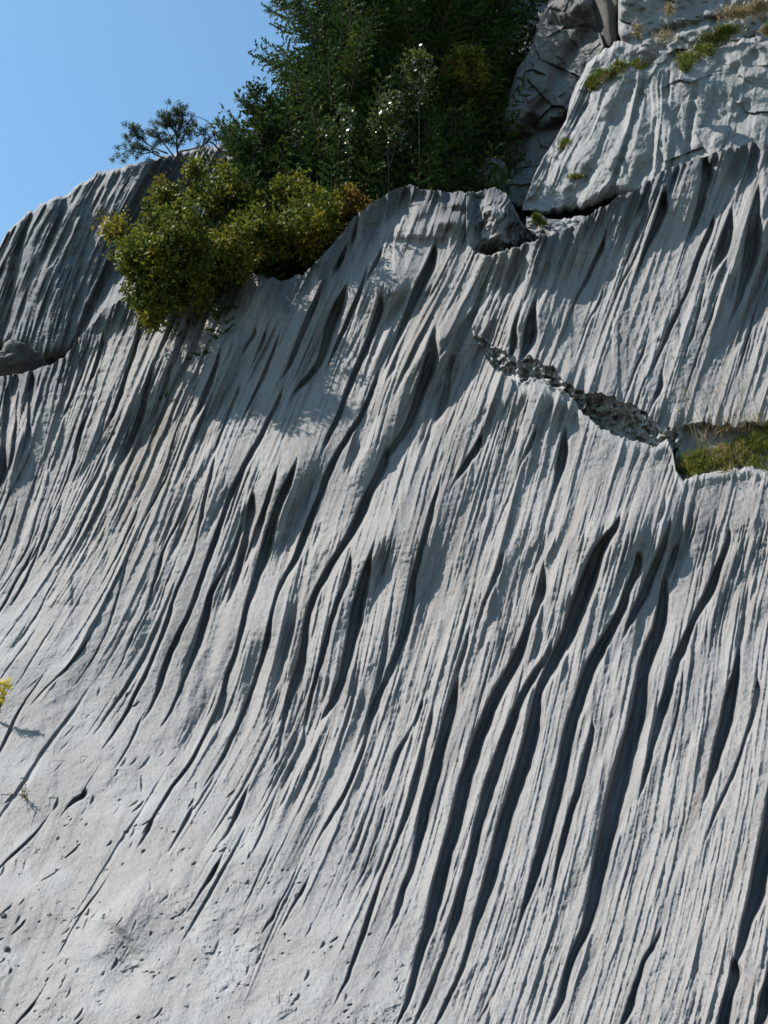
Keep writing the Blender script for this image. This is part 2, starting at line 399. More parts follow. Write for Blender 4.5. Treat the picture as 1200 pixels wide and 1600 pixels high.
for a in FLUTES:
    w = a[:, 2]-a[:, 1]
    dep = np.clip(w*1.7+2.5, 4.5, 62.0)
    # taper the ends a little beyond what was traced
    tu = 22+rng.random()*40; td = 28+rng.random()*55
    s0 = flow_dir(a[0, 1], a[0, 0]-tu*0.6); s1 = flow_dir(a[-1, 1], a[-1, 0]+td*0.6)
    if apron(a[-1, 1], a[-1, 0]) > 0.4: td *= 0.45
    vs = np.concatenate([[a[0, 0]-tu, a[0, 0]-8], a[:, 0], [a[-1, 0]+10, a[-1, 0]+td]])
    xl = np.concatenate([[a[0, 1]-tu*s0, a[0, 1]-8*s0], a[:, 1], [a[-1, 1]+10*s1, a[-1, 1]+td*s1]])
    xr = np.concatenate([[a[0, 1]-tu*s0+1.5, a[0, 1]-8*s0+min(w[0], 3.5)], a[:, 2], [a[-1, 1]+10*s1+min(w[-1], 4), a[-1, 1]+td*s1+1.5]])
    dd = np.concatenate([[0.5, min(dep[0], 6)], dep, [min(dep[-1], 7), 0.5]])
    # subdivide with slight waviness so crests are not ruler-straight
    q = np.arange(vs[0], vs[-1], 6.0)
    wob = vnoise(q/34.0, q*0+a[0, 1], 77)*0.9+vnoise(q/11.0, q*0+a[0, 1], 78)*0.4
    Lm = hermite(vs, xl, q); Wm = np.maximum(hermite(vs, xr, q)-Lm, 1.2)
    if len(q) > 17: Lm = smooth1(Lm, 13); Wm = np.maximum(smooth1(Wm, 11), 1.2)
    L = Lm+wob; Rr = Lm+Wm+wob+vnoise(q/15.0, q*0+a[0, 2], 79)*1.5
    carve(q, L, Rr, np.interp(q, vs, dd), wall=0.26, over=0.05, lip=0.05)
# thin standing blades between the flutes, which still catch the sun inside the shade
def blade(u0, v0, length, w, h):
    vs = np.arange(v0, v0+length, 6.0); gi = np.clip(((vs-GV[0])/ST).astype(int), 0, len(GV)-1)
    j = int(np.clip((u0-GU[0])/ST, 0, len(GU)-1)); ph = PHI[gi[0], j]+0.004*np.cumsum(rng.normal(0, 1, len(vs)))
    x = np.array([np.interp(p, np.arange(len(FLOW)), flow_x[:, g]) for p, g in zip(ph, gi)]); x = x+(u0-x[0])
    hs = h*np.sin(np.pi*np.linspace(0.03, 0.97, len(vs)))**0.6
    i0 = max(0, int(np.ceil((vs[0]-GV[0])/ST))); i1 = min(len(GV)-1, int((vs[-1]-GV[0])/ST))
    if i1 <= i0: return
    v = GV[i0:i1+1]; c = np.interp(v, vs, x); hv = np.interp(v, vs, hs)
    j0 = max(0, int((c.min()-12-GU[0])/ST)); j1 = min(len(GU)-1, int((c.max()+12-GU[0])/ST))
    if j1 <= j0: return
    d = (GU[None, j0:j1+1]-c[:, None])/w
    H[i0:i1+1, j0:j1+1] += hv[:, None]*np.where(d < 0, np.exp(-np.abs(d)*0.75), np.exp(-(d*1.5)**2))
nb = 2500; bu = rng.uniform(-380, 1600, nb); bv = rng.uniform(220, 1600, nb)
for i in range(nb):
    if rng.random() < max(apron(bu[i], bv[i]), 0.97*smooth_patch(bu[i], bv[i])): continue
    if apron(bu[i]-60, bv[i]+140) > 0.4: continue
    w = rng.uniform(1.2, 3.0); blade(bu[i], bv[i], rng.uniform(60, 260), w, w*rng.uniform(0.9, 2.3))
def along_flow(A, steps):
    out = A.copy(); wsum = np.ones(A.shape)
    for k in steps:
        for i in range(len(GV)):
            j = i+k
            if 0 <= j < len(GV):
                x = np.interp(PHI[i], np.arange(len(FLOW)), flow_x[:, j]); x = x+(GU-np.interp(PHI[i], np.arange(len(FLOW)), flow_x[:, i]))
                out[i] += np.interp(x, GU, A[j]); wsum[i] += 1
    return out/wsum
H = along_flow(H, (-5, -3, -1, 1, 3, 5))
H[:, 1:-1] = H[:, 1:-1]*0.84+(H[:, :-2]+H[:, 2:])*0.08
# cross-ripples and pitting inside the flutes, bumps of the apron
H += fbm(UU/9, VV/7, 3, 41)*0.9*(1-0.5*apron(UU, VV))+fbm(UU/3.2, VV/4.2, 2, 42)*0.38
H += fbm(PHI*9, VV/14, 3, 46)*1.3*sstep(0.0, 0.5, fbm(UU/110, VV/120, 2, 48))*(1-apron(UU, VV))
for _ in range(260):
    uq = rng.uniform(-60, 640); vq = rng.uniform(1040, 1640)
    if apron(uq, vq) < 0.7: continue
    L_ = rng.uniform(8, 30); sl_ = flow_dir(uq, vq)+rng.normal(0, 0.35); q = np.arange(vq, vq+L_, 3.0)
    x_ = uq+sl_*(q-vq)+rng.normal(0, .5, len(q)); w_ = rng.uniform(1.6, 6)*np.sin(np.pi*np.linspace(0.06, 0.94, len(q)))
    carve(q, x_, x_+w_+0.8, w_*rng.uniform(0.5, 1.3), wall=0.3, over=0.5, lip=0.1)
H += (fbm(UU/85+VV/170, VV/75, 3, 43)*5.0+fbm(UU/22+VV/30, VV/26, 3, 44)*0.9)*apron(UU, VV)
pit = fbm(UU/11+0.5*VV/11, VV/10, 3, 45)
H -= np.clip(pit-0.95, 0, 1)*9*apron(UU, VV)*sstep(1050, 1350, VV)
rough = sstep(0.1, 0.6, fbm(UU/90, VV/80, 2, 47))*apron(UU, VV)*sstep(1250, 1400, VV)
H += fbm(UU/8, VV/8, 3, 49)*1.3*rough
def bump_at(cu, cv, ru, rv, amp, lean=0.0):
    du = (UU-cu)+lean*(VV-cv); return 2.3*amp*np.exp(-((du/ru)**2+((VV-cv)/rv)**2))
# terraces and bosses: each centred on the lower lip of a lit patch
H += facets(UU, VV+0.2*UU, 26, 9, 0.5)*1.1*rough
for q in [(700,345,16,10,9,0),(655,330,14,12,8,0),(712,318,14,9,10,0),(610,850,70,45,11,.4),(445,735,60,45,9,.4),(420,960,45,50,8,.3),(600,445,60,40,12,.4),(670,540,50,40,14,.4),(900,610,150,45,10,.3),
          (960,820,110,50,17,.2),(1120,660,110,40,8,.3),(1150,350,60,60,14,.4),(830,500,60,40,14,.4),(330,760,60,60,8,.4),(820,700,60,60,8,.4),
          (190,1440,60,60,14,.4),(120,1000,120,100,10,.5),(360,1350,120,70,8,.6),(700,350,60,25,8,0),(570,1020,60,80,6,.3),(760,1000,60,80,9,.3)]:
    H += bump_at(*q)
# swathes that turn away from the sun: steeper and facing right
for (cu, cv, ru, rv, A) in [(690,585,45,110,17),(465,565,38,80,15),(375,560,55,80,12),(235,625,35,90,12),(1010,900,80,110,20),(1165,430,45,120,18),(1085,320,45,60,14),
                            (850,640,70,60,13),(450,800,45,90,14),(570,930,35,90,14),(760,640,45,60,10),(50,690,45,90,12),(760,960,40,100,10),(600,700,30,80,14),(880,440,60,60,14),(650,900,30,110,10)]:
    du = (UU-cu)+0.4*(VV-cv); s_ = (du/ru)*0.85+((VV-cv)/rv)*0.5
    H -= A*2.4*s_*np.exp(-((du/ru)**2+((VV-cv)/rv)**2)*0.9)
# apron: a broken rim at lower left
rim_u = np.interp(VV, [1430,1445,1470,1500,1530], [172,180,200,215,222])
H -= 15*sstep(14, -12, UU-rim_u)*np.clip(1-(rim_u-UU)/90, 0, 1)**1.3*sstep(1425, 1460, VV)*sstep(1570, 1510, VV)
# the broken step that runs down to the grass ledge
CT = np.array([(738,512),(748,522),(765,532),(780,546),(800,560),(815,562),(835,563),(860,570),(880,590),(905,597),(930,600),(960,607),(985,615),(1005,625),(1020,640),(1033,650),(1060,652),(1080,655),(1105,660),(1130,664),(1160,664),(1200,655),(1300,640),(1400,640)], float)
CB = np.array([(738,518),(750,545),(765,568),(775,580),(800,592),(815,598),(830,592),(850,597),(870,608),(897,622),(905,640),(925,655),(940,670),(955,678),(980,686),(1000,692),(1025,697),(1042,684),(1050,700),(1056,735),(1068,748),(1085,742),(1130,736),(1170,728),(1200,735),(1300,745),(1400,700)], float)
ct = np.interp(GU, CT[:, 0], CT[:, 1])+16*sstep(850, 920, GU)*sstep(1120, 1040, GU)+vnoise(GU/5, GU*0, 51)*3+vnoise(GU/14, GU*0, 52)*4
cb = np.interp(GU, CB[:, 0], CB[:, 1])+vnoise(GU/4, GU*0, 53)*2+vnoise(GU/13, GU*0, 54)*3
inb = (GU > 738)[None, :] & (VV > ct[None, :]) & (VV < cb[None, :])
hgt = np.maximum(cb-ct, 4)[None, :]
tb = (VV-ct[None, :])/hgt
cell = fbm(UU/8, VV/8, 3, 55); blocky = facets(UU+0.5*VV, VV-0.4*UU, 15, 3)*0.8+facets(UU, VV, 6, 5)*0.4+0.2*cell
grass_zone = sstep(1055, 1075, UU)
band = -(tb**0.8)*np.minimum(hgt*1.0, 52)+blocky*11*np.sin(np.pi*np.clip(tb, 0, 1))**0.4
band = band*(1-grass_zone)+grass_zone*(-20*sstep(0, .15, tb)-15*tb)
H = np.where(inb, band+H*0.25, H)
BROKEN = inb*(1-grass_zone)
lipm = np.exp(-((VV-cb[None, :]-6)/10)**2)*(GU > 800)[None, :]*(VV >= cb[None, :])
H = H*(1-0.55*lipm)+2*lipm
# ends of the wall's top: the knob behind the near rim
KN = np.array([(728,380),(734,386),(742,395),(760,400),(775,396),(800,388),(840,375),(860,368)], float)
kn = np.interp(GU, KN[:, 0], KN[:, 1])[None, :]
kmask = (VV < kn+vnoise(GU/4, GU*0, 61)[None, :]*2)*sstep(728, 745, UU)*(UU < 842)
KNOB = kmask
ang = np.arctan2(VV-300, UU-765+0.4*(VV-300))
rib = -np.abs(fbm((UU-735+0.5*(VV-300))/9+fbm(UU/18, VV/18, 2, 64)*0.8, VV/45, 3, 63))*13+fbm(UU/16, VV/13, 3, 65)*4
H = H*(1-kmask*0.5)+kmask*(-62*np.exp(-np.clip(kn-VV, 0, 200)/26)*sstep(728, 765, UU)-18*sstep(790, 830, UU)+rib*sstep(4, 22, np.hypot(UU-765, VV-300))+30*np.exp(-(((UU-775)/22)**2+((VV-335)/22)**2))+22*np.exp(-(((UU-768)/22)**2+((VV-372)/14)**2)))
TOP = np.array([(-900,600),(-100,600),(0,592),(40,582),(70,572),(100,560),(130,520),(165,480),(190,468),(240,452),(300,440),(350,431),(400,429),(440,437),(475,430),(500,405),(530,370),(560,330),(600,305),(620,295),(640,291),(665,298),(690,302),(712,301),(722,297),(745,303),(758,296),(775,294),(790,300),(800,315),(815,345),(835,372),(860,367),(900,352),(940,325),(990,295),(1050,260),(1100,245),(1150,230),(1175,220),(1200,228),(1300,215),(1500,200),(2100,190)], float)
vt_ = np.interp(GU, TOP[:, 0], TOP[:, 1])[None, :]
vt2 = np.where((GU > 728)[None, :] & (GU < 850)[None, :], np.interp(GU, KN[:, 0], KN[:, 1])[None, :], vt_)
amt = np.interp(GU, [-500, 150, 260, 460, 500, 590, 690, 700, 730, 760, 1000, 1250, 1700], [18, 15, 28, 28, 34, 36, 26, 8, 10, 36, 45, 45, 40])[None, :]
wid = np.interp(GU, [-500, 250, 350, 480, 560, 700, 800, 950, 1100, 1700], [60, 60, 120, 90, 60, 45, 75, 85, 110, 120])[None, :]*(1+0.3*fbm(PHI*1.3, VV*0, 2, 93))
cb_ = np.clip(1-(VV-vt2)/wid, 0, 1.2)
H += amt*cb_**1.4*(1-KNOB)
def hsample(u, v):
    x = np.clip((u-GU[0])/ST, 0, len(GU)-1.001); y = np.clip((v-GV[0])/ST, 0, len(GV)-1.001)
    i = y.astype(int); j = x.astype(int); fy = y-i; fx = x-j
    return (H[i, j]*(1-fx)+H[i, j+1]*fx)*(1-fy)+(H[i+1, j]*(1-fx)+H[i+1, j+1]*fx)*fy
MPX = 1/FPX
def r_main(u, v, h=None):
    r = r_base(u, v)
    if h is None: h = hsample(u, v)
    return r - h*r*MPX*1.25
ucols = np.concatenate([-900+np.arange(0, 48)*10.0, -420+np.arange(0, 80)*5.0, np.arange(-20, 1220, 1.0), 1220+np.arange(0, 84)*5.0, 1640+np.arange(0, 40)*12.0])
vtop = np.interp(ucols, TOP[:, 0], TOP[:, 1])+vnoise(ucols/3.2, ucols*0, 71)*1.6+vnoise(ucols/11, ucols*0, 72)*2.0+vnoise(ucols/40, ucols*0, 73)*2.5
NR = 1280
tt = np.linspace(0, 1, NR)
vrow = vtop[None, :]+tt[:, None]*(1640-vtop[None, :])
vlow = np.linspace(1640, 2400, 90)[1:]
vrow = np.concatenate([vrow, np.repeat(vlow[:, None], len(ucols), 1)])
urow = np.repeat(ucols[None, :], len(vrow), 0)
hh = hsample(urow, vrow)*sstep(1830, 1700, vrow)
PT = P(urow, vrow, r_main(urow, vrow, hh))
# the back of the crest: rolls over and falls away behind
back = []
c0 = PT[0]
for k, (dy, dz) in enumerate([(4.5, -2.6), (2.6, -0.9), (1.3, -0.25), (0.6, -0.05), (0.25, 0.0), (0.08, 0.01)]):
    q = c0.copy(); q[:, 1] += dy; q[:, 2] += dz; q[:, 0] += 0.15*dy
    q[:, 2] += vnoise(ucols/20, ucols*0+k, 75)*0.05*min(dy, 1); back.append(q)
PT = np.concatenate([np.array(back), PT])
nr, nc = PT.shape[:2]
idx = np.arange(nr*nc).reshape(nr, nc)
F = np.stack([idx[:-1, :-1], idx[1:, :-1], idx[1:, 1:], idx[:-1, 1:]], -1).reshape(-1, 4)
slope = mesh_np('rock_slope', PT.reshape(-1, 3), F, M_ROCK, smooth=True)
# stains of the stone, and shade painted along its crest
st = np.zeros((nr, nc, 4), np.float32); st[..., 3] = 1
uf = np.concatenate([np.repeat(ucols[None, :], 6, 0), urow]); vf = np.concatenate([np.repeat(vtop[None, :], 6, 0), vrow])
g = np.exp(-(((uf-235+0.4*(vf-720))/55)**2+((vf-720)/110)**2))
st[..., 0] = np.clip(g*0.6*(0.8+0.6*fbm(uf/12+vf/30, vf/60, 3, 81)), 0, 0.7)
st[..., 0] += np.clip(0.5*(fbm((uf+0.4*vf)/7, vf/160, 3, 86)-0.25), 0, 0.45)*(1-apron(uf, vf))
st[..., 0] += np.clip(0.25*fbm(uf/60, vf/90, 3, 82)*sstep(1150, 950, vf)*sstep(420, 500, vf), 0, 0.3)
vt = np.concatenate([np.repeat(vtop[None, :], 6, 0), np.repeat(vtop[None, :], len(vrow), 0)])
st[..., 1] = np.clip((sstep(75, 5, vf-vt-25*fbm(uf/14, vf/90, 3, 83)))*0.85, 0, 0.85)  # dark crest band: mostly painted shade, over a weathering film
def gs(u, v, A): 
    x = np.clip((u-GU[0])/ST, 0, len(GU)-1).astype(int); y = np.clip((v-GV[0])/ST, 0, len(GV)-1).astype(int); return A[y, x]
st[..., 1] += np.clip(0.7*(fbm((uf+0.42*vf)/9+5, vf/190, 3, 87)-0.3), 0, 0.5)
st[..., 2] = np.clip(gs(uf, vf, BROKEN.astype(float))*(0.75+0.5*fbm(uf/7, vf/7, 2, 84)), 0, 1.0)+np.clip(gs(uf, vf, lipm)*0.5, 0, .5)
st[..., 2] += np.clip(apron(uf, vf)*(0.15+0.35*fbm(uf/45+vf/80, vf/60, 4, 85)), 0, 0.5)
ca = slope.data.color_attributes.new('stain_shade', 'FLOAT_COLOR', 'POINT'); ca.data.foreach_set('color', np.clip(st, 0, 1).ravel())
tag(slope, kind='structure')
slope['label'] = 'pale grey limestone slope covered in long wavy flutes'
# ------------------------------------------------------------------ ground and the wooded hillside behind the crest
mg, t, b = mat_new('ground_gravel')
g = t.nodes.new('ShaderNodeTexCoord').outputs['Object']
t.links.new(mix(t, ramp(t, noise_n(t, g, 3.0, 8), [(0.35, 0.0), (0.7, 1.0)]), (0.13, 0.12, 0.10), (0.07, 0.085, 0.035)), b.inputs['Base Color'])
bump(t, b, [(noise_n(t, g, 20, 6), 0.6, 0.03)])
gx = np.concatenate([-np.geomspace(2500, 40, 24), np.linspace(-38, 38, 60), np.geomspace(40, 2500, 24)])
gy = np.concatenate([-np.geomspace(2500, 30, 20), np.linspace(-28, 14, 40), np.geomspace(15, 2500, 26)])
X, Y = np.meshgrid(gx, gy); Z = 0.06*fbm(X/2.5, Y/2.5, 3, 101)*(np.abs(X) < 60)*(np.abs(Y) < 60)
i_ = np.arange(X.size).reshape(X.shape); QF = np.stack([i_[:-1, :-1], i_[:-1, 1:], i_[1:, 1:], i_[1:, :-1]], -1).reshape(-1, 4)
tag(mesh_np('ground', np.stack([X, Y, Z], -1).reshape(-1, 3), QF, mg), kind='structure')
hx = np.linspace(-45, 45, 181); hy = np.linspace(11.5, 70, 118); X, Y = np.meshgrid(hx, hy)
def hill_z(x, y):
    x = np.asarray(x, float); y = np.asarray(y, float)
    z = 7.0+0.17*(y-12)+0.25*fbm(x/3, y/3, 3, 103)+np.clip(x-2.5, 0, 8)*0.12
    e = np.minimum(sstep(45, 24, np.abs(x)), sstep(70, 40, y)); return z*e-0.3*(1-e)
Z = hill_z(X, Y); i_ = np.arange(X.size).reshape(X.shape)
QF = np.stack([i_[:-1, :-1], i_[:-1, 1:], i_[1:, 1:], i_[1:, :-1]], -1).reshape(-1, 4)
mh, t, b = mat_new('forest_floor')
g = t.nodes.new('ShaderNodeTexCoord').outputs['Object']
t.links.new(mix(t, ramp(t, noise_n(t, g, 2.0, 8), [(0.4, 0.0), (0.65, 1.0)]), (0.045, 0.04, 0.025), (0.04, 0.065, 0.02)), b.inputs['Base Color'])
bump(t, b, [(noise_n(t, g, 12, 6), 0.8, 0.08)])
tag(mesh_np('hillside', np.stack([X, Y, Z], -1).reshape(-1, 3), QF, mh), kind='structure')

# ------------------------------------------------------------------ separate outcrops
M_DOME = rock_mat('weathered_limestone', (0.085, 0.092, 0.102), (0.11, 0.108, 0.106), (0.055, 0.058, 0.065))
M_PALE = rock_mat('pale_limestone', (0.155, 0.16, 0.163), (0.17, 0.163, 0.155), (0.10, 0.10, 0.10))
M_SHADE = rock_mat('shade_toned_limestone', (0.085, 0.09, 0.095), (0.10, 0.093, 0.083), (0.045, 0.045, 0.04), bump_k=1.5)  # darker limestone for rocks in shade, the shade mixed into its colour
def outcrop(name, top, bot, rf, relief, mat, label, cat, group=None, nu=260, nv=260, depth=2.2, edge=(0.10, 0.06, 0.10, 0.05), roll=0.5, seed=1, jag=3.0):
    """a rounded mass of rock: front from the outlines seen, sides rolling back, closed behind"""
    top = np.array(top, float); bot = np.array(bot, float)
    s = np.linspace(0, 1, nu); u = top[0, 0]+s*(top[-1, 0]-top[0, 0])
    vt = np.interp(u, top[:, 0], top[:, 1])+vnoise(u/9, u*0, seed)*jag+vnoise(u/3.5, u*0, seed+1)*jag*0.4
    vb = np.interp(u, bot[:, 0], bot[:, 1])+vnoise(u/9, u*0, seed+2)*jag
    q = np.linspace(0, 1, nv); Uq = np.repeat(u[None, :], nv, 0); Vq = vt[None, :]+q[:, None]*(vb-vt)[None, :]
    r = rf(Uq, Vq)-relief(Uq, Vq)*MPX*rf(Uq, Vq)*1.25
    def rl(x, w): e = np.clip(1-x/w, 0, 1); return 1-np.sqrt(1-e*e*0.98)
    sx = s[None, :]; qx = q[:, None]
    r = r+roll*(rl(qx, edge[0])+rl(1-qx, edge[1])+rl(sx, edge[2])+rl(1-sx, edge[3]))
    PTS = P(Uq, Vq, r)
    uc, vc = u.mean(), (vt.mean()+vb.mean())/2      # the back closes along the line of sight, a little inside the outline
    Ub = uc+(Uq-uc)*0.96; Vb = vc+(Vq-vc)*0.96; BK = P(Ub, Vb, r+depth)
    pad = np.pad(PTS, ((1, 1), (1, 1), (0, 0)), mode='edge')
    pad[0, 1:-1] = BK[0]; pad[-1, 1:-1] = BK[-1]; pad[1:-1, 0] = BK[:, 0]; pad[1:-1, -1] = BK[:, -1]
    pad[0, 0] = BK[0, 0]; pad[0, -1] = BK[0, -1]; pad[-1, 0] = BK[-1, 0]; pad[-1, -1] = BK[-1, -1]
    a, c = pad.shape[:2]; ii = np.arange(a*c).reshape(a, c)
    Fq = np.stack([ii[:-1, :-1], ii[1:, :-1], ii[1:, 1:], ii[:-1, 1:]], -1).reshape(-1, 4)
    back = [[int(ii[0, 0]), int(ii[0, -1]), int(ii[-1, -1]), int(ii[-1, 0])]]
    o = mesh_np(name, pad.reshape(-1, 3), np.concatenate([Fq, np.array(back)]), mat)
    return tag(o, label, cat, group)
# rounded dome on the left skyline
def streaks(u, v, ph, dens, amp, seed, ln=120):
    n_ = fbm(ph*dens, v/ln, 3, seed); n2 = fbm(ph*dens*2.7, v/ln*1.4, 2, seed+1)
    return -np.abs(n_)*amp-np.abs(n2)*amp*0.4+fbm(u/8, v/8, 3, seed+2)*0.9+fbm(u/40, v/40, 2, seed+3)*2.5
def dome_relief(u, v):
    ph = (u+0.42*(v-400)-0.0006*(v-400)**2)/10
    f = 130+(500-v)*0.42
    h = streaks(u, v, ph, 0.8, 9, 201)
    h = h+22*sstep(-8, 5, f-u)*sstep(260, 330, v)
    h = h-14*np.exp(-((u-20+0.2*(v-450))/9)**2)-8*np.exp(-((u-70+0.4*(v-400))/6)**2)
    return h
def dome_r(u, v):
    f = 130+(500-v)*0.42
    lean = sstep(-10, 60, u-f)
    return 16.6-0.002*(u-100)+(400-v)*(0.0035+0.0105*lean)+0.9*sstep(90, -60, u)
outcrop('limestone_dome', [(-220,560),(-120,480),(-50,425),(0,380),(20,352),(40,335),(75,312),(105,303),(125,286),(150,270),(200,258),(240,250),(300,232),(345,226),(420,250)],
        [(-220,600),(-100,560),(-30,545),(0,540),(20,549),(45,541),(62,558),(85,561),(112,548),(125,552),(150,600),(420,600)], dome_r, dome_relief, M_DOME,
        'dark streaked limestone dome on the left skyline', 'rock outcrop', nu=420, nv=300, edge=(0.02, 0.09, 0.12, 0.05), roll=0.35, seed=210)
# the crevice under the dome: a boulder and the ledge behind
def ellipsoid_rock(name, c, rad, rot, mat, label, cat, seed, amp=0.24, group=None, nseg=64):
    th = np.linspace(0, math.pi, nseg//2+1); ph = np.linspace(0, 2*math.pi, nseg, endpoint=False)
    T, Pp = np.meshgrid(th, ph, indexing='ij')
    d = np.stack([np.sin(T)*np.cos(Pp), np.sin(T)*np.sin(Pp), np.cos(T)], -1)
    nn = fbm(d[..., 0]*1.9+d[..., 2]*1.1+7, d[..., 1]*1.9-d[..., 2]*0.8, 4, seed)*amp+fbm(d[..., 0]*6+d[..., 2]*5, d[..., 1]*6-d[..., 2]*4, 3, seed+3)*amp*0.25
    V = d*np.array(rad)*(1+nn[..., None]); cr, sr = math.cos(rot), math.sin(rot)
    V = np.stack([V[..., 0]*cr-V[..., 2]*sr, V[..., 1], V[..., 0]*sr+V[..., 2]*cr], -1)+np.array(c)
    a, cc = V.shape[:2]; ii = np.arange(a*cc).reshape(a, cc)
    Fq = np.stack([ii[:-1], ii[1:], np.roll(ii, -1, 1)[1:], np.roll(ii, -1, 1)[:-1]], -1).reshape(-1, 4)
    return tag(mesh_np(name, V.reshape(-1, 3), Fq, mat), label, cat, group)
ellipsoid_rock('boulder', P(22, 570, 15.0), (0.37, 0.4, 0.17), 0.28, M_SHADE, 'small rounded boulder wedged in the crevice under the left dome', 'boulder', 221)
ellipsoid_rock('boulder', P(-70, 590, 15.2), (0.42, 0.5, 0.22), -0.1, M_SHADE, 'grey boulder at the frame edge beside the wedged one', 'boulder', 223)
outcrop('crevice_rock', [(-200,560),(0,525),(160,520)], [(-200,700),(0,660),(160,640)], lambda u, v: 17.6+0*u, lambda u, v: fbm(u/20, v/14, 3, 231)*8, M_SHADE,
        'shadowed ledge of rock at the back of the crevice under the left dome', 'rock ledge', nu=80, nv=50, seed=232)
# fluted outcrop at upper right
def fan(u, v):
    return np.arctan2(u-1012+0.25*(v-60), np.maximum(v-20, 6)+40)
def right_relief(u, v):
    k = np.interp(u, [820, 940, 1010, 1080, 1400], [0.52, 0.42, 0.10, 0.14, 0.25])
    a = (u+k*(v-150)+6*vnoise(u/30, v/60, 240))/26
    h = -np.abs(fbm(a, v/230, 2, 241))*20-np.abs(fbm(a*2.9, v/140, 2, 242))*8
    h = h*(0.35+0.65*sstep(1090, 1020, u))*sstep(85, 150, v)*(0.5+0.6*sstep(-.3, .4, fbm(u/50, v/60, 2, 246)))
    h = h+facets(u+0.3*v, v, 34, 249, 0.5)*3.0*(1-sstep(110, 190, v)*sstep(1060, 1000, u))+8*fbm(u/60+v/90, v/55, 3, 247)*sstep(1040, 1090, u)+6*fbm(u/28, v/30, 3, 248)*sstep(150, 90, v)
    h = h+12*sstep(6, -6, u-(1035+0.35*(v-150)))*sstep(130, 180, v)*sstep(320, 250, v)   # joint
    h = h-9*np.exp(-((u-1085+0.12*(v-150))/5)**2)*sstep(110, 150, v)-10*np.exp(-((u-1000+0.3*(v-150))/4)**2)*sstep(110, 150, v)
    return h+fbm(u/9, v/9, 3, 243)*1.6+fbm(u/45, v/45, 2, 244)*5
def right_r(u, v):
    return 15.1-0.0012*(u-1000)+(200-v)*0.0085+0.55*sstep(960, 820, u)
outcrop('fluted_outcrop', [(816,322),(825,298),(835,272),(850,243),(870,212),(885,185),(890,160),(898,135),(918,100),(935,86),(960,66),(1000,62),(1030,80),(1060,78),(1090,66),(1120,68),(1160,56),(1200,62),(1300,50),(1420,60)],
        [(816,332),(850,338),(880,334),(920,326),(960,306),(990,312),(1020,330),(1420,330)], right_r, right_relief, M_PALE,
        'pale fluted limestone outcrop at upper right above the main crest', 'rock outcrop', nu=520, nv=300, edge=(0.05, 0.10, 0.02, 0.03), roll=0.5, seed=250)
outcrop('rock_ledge', [(822,340),(840,336),(870,345),(905,338),(940,332),(990,318)], [(822,365),(850,380),(990,390)], lambda u, v: 14.35+(340-v)*0.01, lambda u, v: fbm(u/14, v/8, 3, 255)*5+facets(u, v, 12, 257)*5, M_PALE,
        'rough pale rock lip in the gap under the upper right outcrop', 'rock ledge', nu=160, nv=60, depth=1.0, edge=(.3, .1, .05, .05), roll=0.25, seed=256)
outcrop('limestone_block', [(966,-90),(1420,-90)], [(966,50),(985,95),(1010,92),(1040,98),(1080,95),(1420,110)], lambda u, v: 16.3+(60-v)*0.006, 
        lambda u, v: facets(u, v, 48, 264, 0.5)*6+facets(u, v, 17, 277)*2.2+fbm(u/40, v/30, 4, 261)*9+fbm(u/8, v/8, 3, 262)*2-14*np.exp(-((v-45+0.25*(u-1060))/7)**2), M_PALE,
        'bare pale limestone block above the grassy ledge at top right', 'rock outcrop', nu=260, nv=140, edge=(.1, .1, .03, .03), roll=0.35, seed=263)
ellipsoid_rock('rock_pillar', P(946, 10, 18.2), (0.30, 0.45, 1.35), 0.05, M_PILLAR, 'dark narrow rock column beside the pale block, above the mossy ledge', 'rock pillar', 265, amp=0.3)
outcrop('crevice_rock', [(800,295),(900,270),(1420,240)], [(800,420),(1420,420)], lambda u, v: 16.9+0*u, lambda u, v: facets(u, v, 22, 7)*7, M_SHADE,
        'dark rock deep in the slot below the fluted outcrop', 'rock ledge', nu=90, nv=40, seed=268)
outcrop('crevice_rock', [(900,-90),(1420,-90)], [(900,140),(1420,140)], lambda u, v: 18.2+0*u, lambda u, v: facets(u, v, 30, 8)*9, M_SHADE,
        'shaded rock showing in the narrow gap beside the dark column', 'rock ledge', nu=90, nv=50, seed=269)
def butt_relief(u, v):
    d = (u-850)*0.62+(v-110)*0.35
    return facets(u+0.5*v, v-0.5*u, 70, 275, 0.4)*7+facets(u, v, 24, 276)*2.5+fbm(u/60, v/55, 2, 271)*22+fbm(u/26, v/24, 3, 274)*5+fbm(u/8, v/8, 3, 272)*1.3-22*np.exp(-((d-18)/9)**2)*sstep(40, 90, v)-18*np.exp(-((v-205+0.4*(u-850))/9)**2)+14*sstep(-6, 6, v-(105+0.5*(u-850)))
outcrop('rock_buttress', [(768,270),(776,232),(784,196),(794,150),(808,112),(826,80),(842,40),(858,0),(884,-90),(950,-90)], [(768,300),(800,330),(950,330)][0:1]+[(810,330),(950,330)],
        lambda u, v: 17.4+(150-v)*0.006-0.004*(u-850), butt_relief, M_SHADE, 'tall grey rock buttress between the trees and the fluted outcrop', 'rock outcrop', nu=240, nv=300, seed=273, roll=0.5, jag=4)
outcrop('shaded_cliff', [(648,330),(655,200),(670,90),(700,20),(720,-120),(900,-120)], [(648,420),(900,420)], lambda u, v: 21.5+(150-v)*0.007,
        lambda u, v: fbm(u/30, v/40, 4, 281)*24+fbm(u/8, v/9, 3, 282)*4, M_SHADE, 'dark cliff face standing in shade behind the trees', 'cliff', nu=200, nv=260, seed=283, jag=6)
ellipsoid_rock('boulder', P(768, 292, 17.0), (0.40, 0.4, 0.42), 0.3, M_SHADE, 'dim boulder lying behind the knobbly crest below the buttress', 'boulder', 291)
